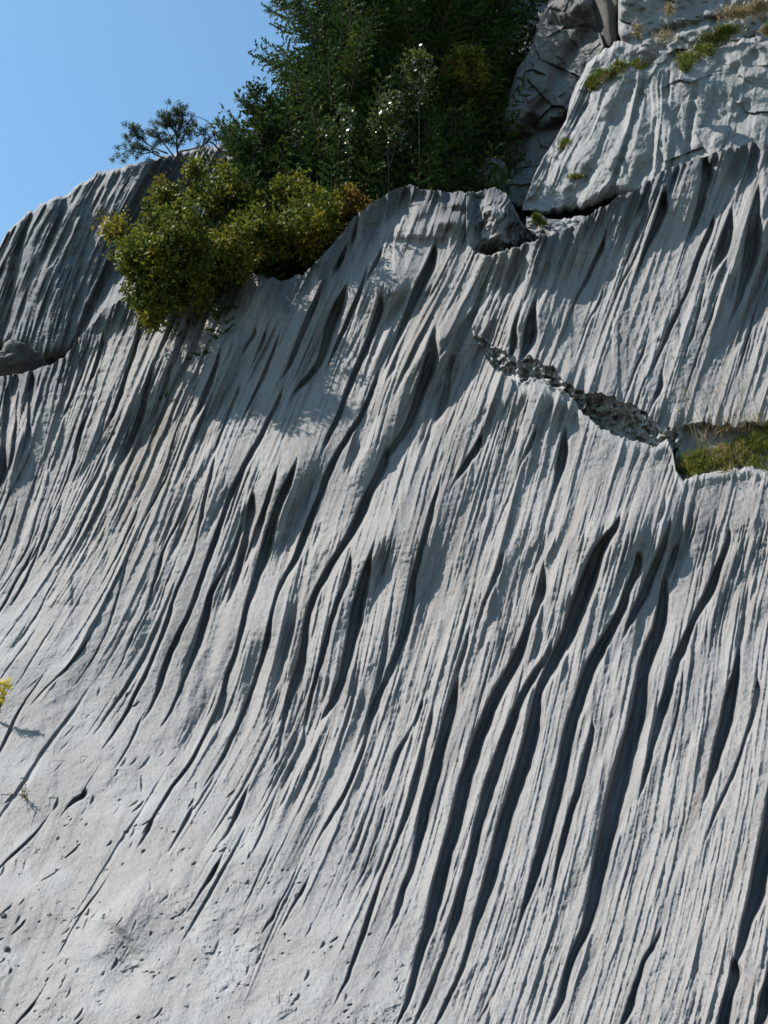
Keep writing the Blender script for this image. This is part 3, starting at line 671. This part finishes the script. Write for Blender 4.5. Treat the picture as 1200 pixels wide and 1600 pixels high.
ellipsoid_rock('boulder', P(815, 300, 17.2), (0.34, 0.4, 0.40), -0.3, M_SHADE, 'dim boulder in the cleft just left of the fluted outcrop', 'boulder', 293)
ellipsoid_rock('boulder', P(1013, 80, 15.3), (0.14, 0.16, 0.13), 0.4, M_PALE, 'pale loose rock on the mossy ledge at upper right', 'boulder', 295, amp=0.16)

# ------------------------------------------------------------------ foliage
def foliage_mat(name, c1, c2, c3=None, rough=0.55, trans=0.35, spec=0.35, sc=1.5):
    m, t, b = mat_new(name)
    geo = t.nodes.new('ShaderNodeNewGeometry'); oc = t.nodes.new('ShaderNodeTexCoord').outputs['Object']
    c = mix(t, geo.outputs['Random Per Island'], c1, c2)
    if c3: c = mix(t, ramp(t, noise_n(t, oc, sc, 3), [(0.5, 0.0), (0.66, 0.9)]), c, c3)
    t.links.new(c, b.inputs['Base Color']); b.inputs['Roughness'].default_value = rough; b.inputs['Specular IOR Level'].default_value = spec
    tr = t.nodes.new('ShaderNodeBsdfTranslucent'); t.links.new(c, tr.inputs[0])
    ms = t.nodes.new('ShaderNodeMixShader'); ms.inputs[0].default_value = trans
    t.links.new(b.outputs[0], ms.inputs[1]); t.links.new(tr.outputs[0], ms.inputs[2])
    t.links.new(ms.outputs[0], t.nodes['Material Output'].inputs[0]); return m
M_SPRUCE = foliage_mat('spruce_needles', (0.014, 0.036, 0.011), (0.042, 0.080, 0.017), (0.070, 0.098, 0.014), trans=0.25, spec=0.1)
M_PINE = foliage_mat('pine_needles', (0.02, 0.04, 0.018), (0.04, 0.065, 0.02))
M_BUSH = foliage_mat('bush_leaves', (0.020, 0.036, 0.006), (0.125, 0.14, 0.014), (0.15, 0.12, 0.012), trans=0.4, spec=0.12)
M_YELL = foliage_mat('autumn_leaves', (0.07, 0.075, 0.008), (0.19, 0.16, 0.018), (0.14, 0.06, 0.02), trans=0.45, spec=0.12)
M_LEAF = foliage_mat('broad_leaves', (0.02, 0.035, 0.006), (0.08, 0.10, 0.02), None, rough=0.3, trans=0.35, spec=0.7)
M_MOSS = foliage_mat('ledge_moss', (0.06, 0.09, 0.01), (0.13, 0.15, 0.02), (0.16, 0.11, 0.04), trans=0.3, sc=4)
M_GRASS = foliage_mat('tuft_grass', (0.05, 0.07, 0.010), (0.18, 0.18, 0.028), (0.28, 0.21, 0.08), trans=0.4, sc=5)
M_DRY = foliage_mat('dry_grass', (0.22, 0.15, 0.08), (0.36, 0.28, 0.15), trans=0.3)
M_FLOWER = foliage_mat('yellow_petals', (0.55, 0.42, 0.02), (0.75, 0.60, 0.05), trans=0.4)
M_WHITE = foliage_mat('pale_petals', (0.6, 0.6, 0.55), (0.7, 0.7, 0.65), trans=0.2)
mb, t, b = mat_new('bark')
g = t.nodes.new('ShaderNodeTexCoord').outputs['Object']
t.links.new(mix(t, noise_n(t, g, 14, 6), (0.03, 0.022, 0.016), (0.09, 0.07, 0.055)), b.inputs['Base Color']); bump(t, b, [(noise_n(t, g, 40, 5), 0.7, 0.02)])
M_BARK = mb
def norm(a): return a/np.maximum(np.linalg.norm(a, axis=-1, keepdims=True), 1e-9)
def quads(C, D, Wd, ln, wd):
    """leaf quads: base C, direction D, width direction Wd, lengths ln, widths wd (a pointed diamond)"""
    D = norm(D); Wd = norm(Wd-(Wd*D).sum(-1, keepdims=True)*D)
    ln = np.asarray(ln)[:, None]; wd = np.asarray(wd)[:, None]
    return np.stack([C, C+D*ln*0.45+Wd*wd*0.5, C+D*ln, C+D*ln*0.45-Wd*wd*0.5], 1)
def q_mesh(name, Q, mat, parent=None):
    n = len(Q); return mesh_np(name, Q.reshape(-1, 3), np.arange(n*4).reshape(n, 4), mat, parent, smooth=False)
def tube(paths, name, mat, parent=None, sides=6):
    """paths: list of (points (n,3), radii (n)) joined into one mesh"""
    V = []; Fc = []; off = 0
    for pts, rad in paths:
        pts = np.asarray(pts, float); n = len(pts); tg = norm(np.gradient(pts, axis=0))
        ref = np.where(np.abs(tg[:, 2:3]) > 0.9, np.array([[1., 0, 0]]), np.array([[0, 0, 1.]]))
        a = norm(np.cross(tg, ref)); bb = np.cross(tg, a)
        an = np.linspace(0, 2*math.pi, sides, endpoint=False)
        ring = pts[:, None]+np.asarray(rad)[:, None, None]*(a[:, None]*np.cos(an)[None, :, None]+bb[:, None]*np.sin(an)[None, :, None])
        V.append(ring.reshape(-1, 3)); ii = off+np.arange(n*sides).reshape(n, sides); nx = np.roll(ii, -1, 1)
        Fc.append(np.stack([ii[:-1], nx[:-1], nx[1:], ii[1:]], -1).reshape(-1, 4)); off += n*sides
    return mesh_np(name, np.concatenate(V), np.concatenate(Fc), mat, parent)
def spruce(height, rad, seed, bare=0.08, dens=1.0, power=0.75):
    """local coordinates, base at origin; returns trunk paths, limb paths, needle quads"""
    g = np.random.default_rng(seed); limbs = []; Q = []
    z = bare*height
    lean = g.normal(0, 0.012, 2)
    while z < height*0.985:
        f = (z-bare*height)/(height*(1-bare)); L0 = rad*((1-f)**power)+0.10
        for k in range(g.integers(4, 7)):
            az = g.uniform(0, 2*math.pi); L = L0*g.uniform(0.5, 1.2); el = g.uniform(-0.10, 0.22)+0.5*f
            n = max(5, int(L/0.09)); s = np.linspace(0, 1, n)
            dirv = np.array([math.cos(az), math.sin(az), 0])
            pts = np.array([lean[0]*z, lean[1]*z, z])+dirv*(s*L)[:, None]
            pts[:, 2] += L*(math.sin(el)*s-0.22*s**1.5*(1-f)+0.20*s**3)
            sd_ = np.array([-dirv[1], dirv[0], 0]); pts += sd_*(g.normal(0, 0.05)*L*s**2)[:, None]
            limbs.append((pts, (0.014*L+0.004)*(1-s)+0.003))
            tg = norm(np.gradient(pts, axis=0))
            for i in range(1, n):
                for side in (-1, 1):
                    tl = min(0.40, 0.36*L)*(1-0.7*s[i])*g.uniform(0.6, 1.25)+0.05
                    td = norm(tg[i]*0.75+side*sd_*0.8+np.array([0, 0, g.normal(-0.10, 0.20)]))
                    m = max(5, int(tl/0.0075*dens)); u_ = g.uniform(0.02, 1, m)
                    C = pts[i]+td*(u_*tl)[:, None]; C[:, 2] -= 0.12*tl*u_**2
                    rv = norm(g.normal(0, 1, (m, 3))); D = td*1.0+rv*0.6+np.array([0, 0, 0.12])
                    Q.append(quads(C, D, g.normal(0, 1, (m, 3)), g.uniform(0.04, 0.075, m), g.uniform(0.014, 0.024, m)))
        z += g.uniform(0.11, 0.21)*(1-0.35*f)
    zz = np.linspace(0, height, 16); tp = np.stack([lean[0]*zz, lean[1]*zz, zz], -1)
    return (tp, 0.011*height*(1-zz/height)+0.006), limbs, np.concatenate(Q)
def build_spruce(name, base, height, rad, seed, label, group, mat=M_SPRUCE, **kw):
    root = tag(empty(name, base), label, 'spruce tree', group)
    tr, lb, Q = spruce(height, rad, seed, **kw)
    tube([tr], 'trunk', M_BARK, root, 10); tube(lb, 'limbs', M_BARK, root, 4); q_mesh('crown', Q, mat, root)
    return root
def copy_thing(root, loc, rotz, sc, label):
    r2 = root.copy(); S.collection.objects.link(r2); r2.location = loc; r2.rotation_euler = (0, 0, rotz); r2.scale = (sc,)*3; r2['label'] = label
    for ch in list(root.children):
        c = ch.copy(); S.collection.objects.link(c); c.parent = r2
    return r2
def stand(u, v_any, r):
    """a spot on the hillside below the pixel column u at distance r"""
    p = P(u, v_any, r); p[2] = hill_z(p[0], p[1])-0.1; return p
GS = 'spruces crowded behind the crest'
s1b = stand(528, 250, 16.8); s1 = build_spruce('spruce_tree', s1b, 12.0, 2.0, 301, 'tall dark spruce standing against the sky, leftmost of the big ones', GS, power=0.6)
s2b = stand(655, 200, 18.2); s2 = build_spruce('spruce_tree', s2b, 13.5, 2.3, 302, 'broad dark spruce in the middle of the thicket, right of the skyline one', GS, power=0.6)
s3 = copy_thing(s1, stand(752, 200, 18.8), 2.1, 1.0, 'dark spruce farthest right, in front of the grey buttress')
s4b = stand(425, 250, 15.9); s4 = build_spruce('spruce_tree', s4b, P(402, 128, 15.9)[2]-s4b[2], 1.25, 304, 'short spruce with its tip just left of the tall skyline spruce', GS, power=0.7)
s5 = copy_thing(s4, stand(372, 250, 15.3), 1.2, (P(372, 208, 15.3)[2]-stand(372, 250, 15.3)[2])/(P(402, 128, 15.9)[2]-s4b[2]), 'smallest spruce, its top beside the dead curved branch')
s6 = copy_thing(s2, stand(590, 200, 20.5), 0.7, 0.95, 'dark spruce at the back, seen between the two tallest')
s7 = copy_thing(s4, stand(620, 250, 16.0), 2.9, 1.05, 'low spruce under the thicket, straight above the highest knoll of the crest')
s8 = copy_thing(s4, stand(705, 250, 16.6), 4.0, 1.12, 'low spruce right of the knoll, above the knobbly end of the crest')
s9 = copy_thing(s4, stand(500, 250, 15.4), 5.0, 0.92, 'low spruce above the dip of the crest, behind the yellow shrubs')

s10 = copy_thing(s4, stand(460, 250, 16.4), 0.6, 1.15, 'short spruce at the foot of the tall skyline spruce, third tip from the left')
s11 = copy_thing(s4, stand(560, 250, 15.8), 3.7, 0.98, 'low spruce between the shiny saplings and the yellow shrub')
s12 = copy_thing(s2, stand(700, 200, 21.0), 4.4, 0.9, 'back row spruce against the shaded cliff')
s13 = copy_thing(s4, stand(660, 250, 15.9), 1.7, 0.95, 'low spruce behind the flat top between knoll and knobbly end')
s14 = copy_thing(s1, stand(610, 200, 19.4), 1.1, 0.9, 'middle row spruce hidden partly by the slender shiny sapling')
s15 = copy_thing(s4, stand(745, 250, 17.4), 0.3, 1.2, 'short spruce in the dark corner before the buttress foot')
s16 = copy_thing(s4, stand(392, 250, 15.5), 3.3, (P(390, 100, 15.5)[2]-stand(392, 250, 15.5)[2])/(P(402, 128, 15.9)[2]-s4b[2]), 'spruce whose free tip stands farthest left against the sky')
def bush_cloud(g, c, R3, n_cl, n_leaf, ln, wd, up=0.2, clr=0.22):
    """leaf clumps in an irregular ellipsoid; returns quads and stem end points"""
    d = norm(g.normal(0, 1, (n_cl, 3))); rr = g.uniform(0.2, 1.0, n_cl)**0.6*np.where(g.random(n_cl) < 0.22, g.uniform(1.05, 1.28, n_cl), 1.0)
    cc = c+d*rr[:, None]*np.array(R3)*(1+0.25*np.sin(d[:, :1]*5+g.uniform(0, 6)))
    k = np.repeat(np.arange(n_cl), n_leaf); m = len(k)
    cs = clr*g.uniform(0.4, 1.25, n_cl)
    C = cc[k]+g.normal(0, 0.5, (m, 3))*cs[k][:, None]
    D = norm(g.normal(0, 1, (m, 3)))+np.array([0, 0, up])
    return quads(C, D, g.normal(0, 1, (m, 3)), g.uniform(0.6, 1.4, m)*ln, g.uniform(0.6, 1.4, m)*wd), cc
def shrub(name, c, R3, base, seed, mat, label, cat, group=None, n_cl=90, n_leaf=60, ln=0.06, wd=0.032, clr=0.13, extra=None, droop=False):
    g = np.random.default_rng(seed); root = tag(empty(name, base), label, cat, group); off = np.array(base)
    Q, cc = bush_cloud(g, np.array(c), R3, n_cl, n_leaf, ln, wd, clr=clr)
    if extra:
        for (ec, er, en) in extra:
            q2, c2 = bush_cloud(g, np.array(ec), er, en, n_leaf, ln, wd, clr=clr*0.8); Q = np.concatenate([Q, q2]); cc = np.concatenate([cc, c2])
    q_mesh('foliage', Q-off, mat, root)
    paths = []
    s = np.linspace(0, 1, 12)[:, None]; cN = np.array(c); stem = (1-s)**2*off+2*s*(1-s)*((off+cN)/2+g.normal(0, 0.06, 3))+s**2*(cN+np.array([0, 0, 0.6*R3[2]]))
    paths.append((stem-off, 0.018*(1-s[:, 0])+0.004))
    for e in cc[::2]:
        k = int(np.argmin(np.linalg.norm(stem-e+np.array([0, 0, 0.15]), axis=1))); a0 = stem[k]
        s = np.linspace(0, 1, 6)[:, None]; mid = (a0+e)/2+g.normal(0, 0.05, 3)
        pts = (1-s)**2*a0+2*s*(1-s)*mid+s**2*e
        paths.append((pts-off, 0.007*(1-s[:, 0])+0.002))
    tube(paths, 'stems', M_BARK, root, 4); return root
def pt(u, v, r): return tuple(P(u, v, r))
GB = 'shrubs growing along the crest'
shrub('green_bush', pt(285, 405, 12.9), (0.72, 0.55, 0.50), pt(330, 450, 13.4), 401, M_BUSH, 'largest olive green bush, hanging over the crest toward the left', 'bush', GB, 125, 80, extra=[(pt(245, 465, 12.7), (0.28, 0.22, 0.30), 30), (pt(240, 495, 12.55), (0.12, 0.12, 0.09), 9), (pt(215, 425, 12.9), (0.22, 0.2, 0.28), 16), (pt(255, 345, 13.2), (0.3, 0.25, 0.22), 22), (pt(350, 400, 13.2), (0.5, 0.4, 0.3), 60)])
shrub('yellow_shrub', pt(400, 375, 13.8), (0.50, 0.4, 0.42), pt(410, 440, 13.9), 402, M_BUSH, 'olive shrub over the dip of the crest, right of the largest bush', 'shrub', GB, 90, 80)
shrub('yellow_shrub', pt(485, 350, 13.7), (0.42, 0.4, 0.36), pt(480, 425, 13.8), 403, M_BUSH, 'olive and rust tinged shrub where the crest begins to climb right', 'shrub', GB, 60, 70)
shrub('yellow_shrub', pt(440, 320, 14.6), (0.5, 0.4, 0.38), pt(440, 420, 14.8), 404, M_BUSH, 'green shrub set back above the dip, under the short spruce', 'shrub', GB, 70, 70)
shrub('yellow_shrub', pt(545, 325, 14.3), (0.28, 0.3, 0.18), pt(540, 360, 14.4), 405, M_YELL, 'small bright yellow green shrub nearest to the highest knoll', 'shrub', GB, 26, 60)
shrub('yellow_shrub', pt(345, 315, 14.4), (0.38, 0.35, 0.42), pt(350, 420, 14.5), 406, M_BUSH, 'loose green shrub above and behind the largest bush', 'shrub', GB, 60, 60)
shrub('sapling', pt(265, 318, 13.9), (0.26, 0.2, 0.32), pt(305, 430, 13.7), 407, M_BUSH, 'thin young tree with sparse leaves in front of the dome', 'sapling', None, 34, 55, extra=[(pt(305, 270, 13.9), (0.12, 0.12, 0.28), 12)])
shrub('leafy_sprig', pt(178, 358, 13.6), (0.15, 0.12, 0.18), pt(215, 440, 13.5), 408, M_YELL, 'small yellowish sprig sticking out left of the largest bush', 'sprig', None, 12, 45)
shrub('broadleaf_sapling', pt(607, 190, 15.2), (0.20, 0.2, 0.62), stand(600, 300, 15.2), 409, M_LEAF, 'slender sapling with shiny pale leaves catching the sun before the dark spruces', 'sapling', None, 44, 26, ln=0.06, wd=0.045)
shrub('broadleaf_sapling', pt(655, 120, 15.6), (0.22, 0.2, 0.42), stand(660, 300, 15.6), 410, M_LEAF, 'taller leafy sapling right of the slender shiny one', 'sapling', None, 26, 24, ln=0.06, wd=0.045)
shrub('broadleaf_sapling', pt(545, 205, 15.2), (0.25, 0.2, 0.35), stand(560, 300, 15.2), 411, M_LEAF, 'low shiny leaved sapling left of the slender one', 'sapling', None, 16, 16, ln=0.06, wd=0.05)
shrub('broadleaf_sapling', pt(732, 110, 17.0), (0.45, 0.3, 0.55), stand(735, 300, 17.0), 412, M_BUSH, 'olive leaved small tree before the dark cliff near the buttress', 'small tree', None, 60, 50)
# pines: twisted limbs with tufts of needles at the ends
def tuft(g, c, n, ln, up=0.5):
    D = norm(g.normal(0, 1, (n, 3)))+np.array([0, 0, up]); C = np.repeat(np.array(c)[None, :], n, 0)+g.normal(0, 0.02, (n, 3))
    return quads(C, D, g.normal(0, 1, (n, 3)), g.uniform(0.7, 1.1, n)*ln, np.full(n, 0.010))
def pine(name, base, limbs_px, r, label, cat, seed, tufts=3, ln=0.075, nn=90, group=None, mul=1):
    g = np.random.default_rng(seed); root = tag(empty(name, base), label, cat, group); off = np.array(base); Q = []; paths = []
    for L, tf in limbs_px:
        L = np.array(L, float); s = np.linspace(0, len(L)-1, len(L)*5)
        u = hermite(np.arange(len(L)), L[:, 0], s); v = hermite(np.arange(len(L)), L[:, 1], s)
        rr = r+np.cumsum(g.normal(0, 0.02, len(s))); pts = P(u, v, rr)
        w0 = L[0, 2] if L.shape[1] > 2 else 3.0
        paths.append((pts-off, (np.linspace(w0, 0.6, len(s)))*r*MPX*0.5))
        if tf:
            for q in range(tf*mul):
                e = pts[int(len(pts)*(1-0.55*g.random()**1.5))-1]+g.normal(0, 0.085, 3)
                a = pts[int(len(pts)*0.6)]; m_ = np.linspace(0, 1, 4)[:, None]
                paths.append(((a*(1-m_)+e*m_)-off, np.full(4, 0.004)))
                Q.append(tuft(g, e, nn, ln))
    tube(paths, 'trunk', M_BARK, root, 6); q_mesh('crown', np.concatenate(Q)-off, M_PINE, root); return root
pine('pine_tree', pt(283, 255, 17.2), [([(282,262,5),(277,235,4),(275,205,3),(272,180,2)], 12), ([(277,232,3),(290,205,2),(292,192,1)], 7), ([(280,255,3),(262,232,2),(248,215,2),(243,205,1)], 8),
     ([(275,210,2),(260,188,2),(246,172,1)], 5), ([(262,240,3),(235,228,2),(212,208,2),(200,198,1)], 10), ([(245,236,2),(222,240,2),(202,235,1),(190,240,1)], 6), ([(265,250,3),(240,240,2),(222,225,1)], 6), ([(275,225,2),(262,205,2),(258,190,1)], 6), ([(276,215,2),(285,190,1),(282,175,1)],7)],
     17.2, 'small bushy pine on the skyline of the left dome', 'pine tree', 431, ln=0.06, nn=60, mul=2)
pine('pine_branch', pt(350, 250, 16.8), [([(283,236,3),(300,233,4),(318,226,4),(335,208,4),(330,195,3),(318,186,2),(305,182,1),(298,183,.5)], 0), ([(318,226,3),(320,212,2),(306,210,1)], 6), ([(335,208,3),(348,205,2),(356,215,1)], 9), ([(332,205,3),(338,222,2),(336,232,1)], 0), ([(360,240,5),(345,236,4),(330,222,4),(318,227,3)], 2)],
     16.8, 'bare curved dead pine limb arching right of the skyline pine', 'pine tree', 432, ln=0.06, nn=60, mul=2)
pine('tall_pine', tuple(stand(545, 200, 17.6)), [([(545,330,9),(538,150,8),(533,60,7),(530,-60,5)], 0), ([(533,60,4),(500,25,3),(470,12,2),(440,5,1)], 18), ([(533,40,4),(560,20,3),(590,12,2)], 14), ([(531,10,4),(490,-15,3),(450,-20,2),(425,0,1)], 16),
     ([(538,90,3),(560,70,2),(580,60,2)], 8), ([(533,30,3),(515,35,2),(490,40,2)], 10), ([(531,0,3),(555,-20,3),(600,-15,2),(640,0,1)], 16), ([(537,120,3),(515,105,2)], 5)], 17.6, 'tall pine whose tufted limbs reach into the sky at the top edge', 'pine tree', 433, ln=0.11, nn=90)

# ------------------------------------------------------------------ moss, grass and small plants
def surf(u, v): return P(np.array(u, float), np.array(v, float), r_main(np.array(u, float), np.array(v, float)))
def clump(name, spots, r, label, cat, seed, mat, n=900, ln=0.07, wd=0.008, group=None, rfun=None, kind=None):
    g = np.random.default_rng(seed); sp = np.array(spots, float); k = g.integers(0, len(sp), n)
    u = sp[k, 0]+g.normal(0, 0.45, n)*sp[k, 2]; v = sp[k, 1]+g.normal(0, 0.45, n)*sp[k, 3]
    rr = np.full(n, r)+g.normal(0, 0.03, n) if rfun is None else rfun(u, v)-0.02
    C = P(u, v, rr); D = norm(g.normal(0, 0.6, (n, 3))+np.array([0, -0.5, 0.9])); c0 = C.mean(0)
    Q = quads(C-c0, D, g.normal(0, 1, (n, 3)), g.uniform(0.4, 1.2, n)*ln, np.full(n, wd))
    o = q_mesh(name, Q, mat); o.location = c0; return tag(o, label, cat, group, kind)
def rr_out(u, v): return right_r(u, v)-right_relief(u, v)*MPX*15*1.25
GM = 'moss and grass tufts on the upper right rocks'
clump('moss_tuft', [(945,118,22,10),(928,128,10,8),(968,105,12,8),(925,135,8,6)], 15, 'green mossy cushion at the foot of the dark column', 'moss', 501, M_MOSS, 2200, 0.07, 0.014, GM, rr_out)
clump('moss_tuft', [(998,102,14,7),(1005,98,9,8)], 15, 'small green tuft right of the mossy cushion', 'moss', 502, M_MOSS, 900, 0.07, 0.014, GM, rr_out)
clump('moss_tuft', [(1075,92,18,10),(1100,80,16,9),(1070,105,8,9),(1115,62,25,10),(1135,50,20,8)], 15, 'long green growth along the ledge in the middle of the upper right', 'moss', 503, M_MOSS, 3800, 0.08, 0.014, GM, lambda u, v: rr_out(u, np.maximum(v, 68)))
clump('grass_tuft', [(1150,25,30,12),(1185,15,20,14),(1200,50,10,8)], 15.7, 'brownish dry grass at the top right corner', 'grass tuft', 504, M_DRY, 2400, 0.10, 0.010, GM, lambda u, v: 15.75+0*u)
clump('grass_tuft', [(1045,18,8,12),(995,50,10,14),(1040,60,26,10)], 15.7, 'thin dry tuft on the pale block', 'grass tuft', 505, M_DRY, 700, 0.09, 0.009, GM, lambda u, v: 15.85+0*u)
clump('moss_tuft', [(883,222,9,7),(878,230,5,6)], 15, 'tiny moss patch on the left edge of the fluted outcrop', 'moss', 506, M_MOSS, 420, 0.05, 0.013, GM, rr_out)
clump('moss_tuft', [(900,277,14,4)], 15, 'flat moss patch low on the fluted outcrop', 'moss', 507, M_MOSS, 420, 0.05, 0.013, GM, rr_out)
clump('moss_tuft', [(845,350,14,7),(838,342,7,6)], 14.1, 'moss in the gap between the crest and the outcrop', 'moss', 508, M_MOSS, 700, 0.06, 0.013, GM, lambda u, v: 14.0+0*u)
# the grass ledge at the end of the break
gr = empty('grass_ledge', pt(1150, 705, 10.2)); tag(gr, 'tuft of green and straw grass growing on the broken step at right', 'grass tuft')
g = np.random.default_rng(511); n = 17000
u = g.uniform(1062, 1420, n); tl = np.interp(u, [1060, 1075, 1100, 1150, 1200, 1420], [722, 714, 704, 690, 666, 640]); bl = np.interp(u, [1060, 1080, 1130, 1170, 1200, 1420], [738, 742, 738, 728, 735, 742])
v = tl+(bl-tl)*g.random(n)**0.8+g.normal(0, 3, n); kp = vnoise(u/9, v/7, 512)+0.5*vnoise(u/3, v/3, 513) > -0.28; u = u[kp]; v = v[kp]; n = len(u); C = P(u, v, r_main(u, v, hsample(u, v))-0.03-0.05*g.random(n))-np.array(gr.location)
D = norm(g.normal(0, 0.55, (n, 3))+np.array([-0.2, -0.55, 0.75])); Q = quads(C, D, g.normal(0, 1, (n, 3)), g.uniform(0.02, 0.11, n), g.uniform(0.004, 0.011, n))
q_mesh('grass_blades', Q, M_GRASS, gr)
n = 700; u = g.uniform(1095, 1420, n); v = np.interp(u, [1090, 1200, 1420], [690, 662, 640])+g.normal(0, 5, n)
C = P(u, v, r_main(u, v, hsample(u, v))-0.08)-np.array(gr.location); D = norm(g.normal(0, 0.5, (n, 3))+np.array([-0.35, -0.4, 0.9]))
q_mesh('straw', quads(C, D, g.normal(0, 1, (n, 3)), g.uniform(0.08, 0.24, n), np.full(n, 0.004)), M_DRY, gr)
paths = []; heads = []
for (u0, v0, u1, v1) in [(1092,700,1052,560),(1085,690,1068,575),(1110,690,1075,610),(1120,680,1132,600),(1152,680,1160,590),(1165,675,1150,585),(1130,690,1100,610),(1190,665,1175,600),(1140,680,1118,612),(1175,670,1200,620),(1100,700,1060,640)]:
    s = np.linspace(0, 1, 8); bend = g.normal(0, 6); uu_ = u0+(u1-u0)*s+bend*s*(1-s)*2; v_ = v0+(v1-v0)*s
    r0 = float(r_main(np.array([u0*1.0]), np.array([v0*1.0]))[0])-0.1; pp = P(uu_, v_, r0-0.12*s)
    paths.append((pp-np.array(gr.location), np.linspace(0.0035, 0.0018, 8)))
    if g.random() < 0.8: heads.append(quads(np.repeat(pp[-1:]-np.array(gr.location), 10, 0)+g.normal(0, .006, (10, 3)), g.normal(0, 1, (10, 3)), g.normal(0, 1, (10, 3)), np.full(10, 0.022), np.full(10, 0.012)))
tube(paths, 'stalks', M_DRY, gr, 4); [q_mesh('seed_head', h_, M_DRY, gr) for h_ in heads]
ellipsoid_rock('stone', P(1062, 712, float(r_main(np.array([1062.]), np.array([712.]))[0])-0.02), (0.045, 0.05, 0.12), -0.2, M_PALE, 'upright whitish stone at the left end of the grass ledge', 'stone', 521, amp=0.35)
# yellow flowers at the left frame edge
def small_plant(name, u0, v0, label, cat, seed, stems, leaf_mat, head_mat=None, sc=1.0):
    g = np.random.default_rng(seed); r0 = float(r_main(np.array([u0*1.0]), np.array([v0*1.0]))[0]); base = P(u0, v0, r0)
    root = tag(empty(name, base), label, cat); paths = []; LQ = []; HQ = []
    for (u1, v1) in stems:
        e = P(u1, v1, r0-0.10)-base; s = np.linspace(0, 1, 6)[:, None]; pts = e*s+np.array([0, -0.05, 0.0])*(s*(1-s))
        paths.append((pts, np.linspace(0.004, 0.002, 6)*sc)); n = 12
        LQ.append(quads(pts[g.integers(0, 6, n)], norm(g.normal(0, 1, (n, 3))+np.array([0, -.3, .5])), g.normal(0, 1, (n, 3)), g.uniform(0.02, 0.05, n)*sc, g.uniform(0.006, 0.012, n)*sc))
        if head_mat: 
            n = 60; HQ.append(quads(pts[-1]+g.normal(0, 0.012, (n, 3)), g.normal(0, 1, (n, 3))+np.array([0, -.3, .6]), g.normal(0, 1, (n, 3)), np.full(n, 0.016), np.full(n, 0.010)))
    tube(paths, 'stems', M_BARK if not head_mat else leaf_mat, root, 4); q_mesh('leaves', np.concatenate(LQ), leaf_mat, root)
    if head_mat: q_mesh('flower_heads', np.concatenate(HQ), head_mat, root)
    return root
small_plant('flowering_plant', -6, 1125, 'plant with clustered yellow flowers at the left frame edge', 'flowering plant', 531, [(2,1068),(8,1072),(12,1064),(-4,1064),(6,1085),(0,1078),(14,1074),(-12,1070),(3,1095)], M_BUSH, M_FLOWER)
small_plant('weed', 39, 1246, 'tiny dark weed rooted in a pit of the lower left rock', 'weed', 532, [(34,1232),(46,1235),(40,1228),(30,1243),(44,1252)], M_BUSH, None, 0.8)
for (u0, v0, s_, lb) in [(6,1431,0.018,'upper dark pebble at the lower left frame edge'),(11,1483,0.02,'lower dark pebble at the lower left frame edge')]:
    ellipsoid_rock('pebble', P(u0, v0, float(r_main(np.array([u0*1.0]), np.array([v0*1.0]))[0])-0.008), (s_, s_, s_*0.9), 0.3, M_SHADE, lb, 'pebble', 541+u0, amp=0.2, group='dark pebbles stuck in the rock')
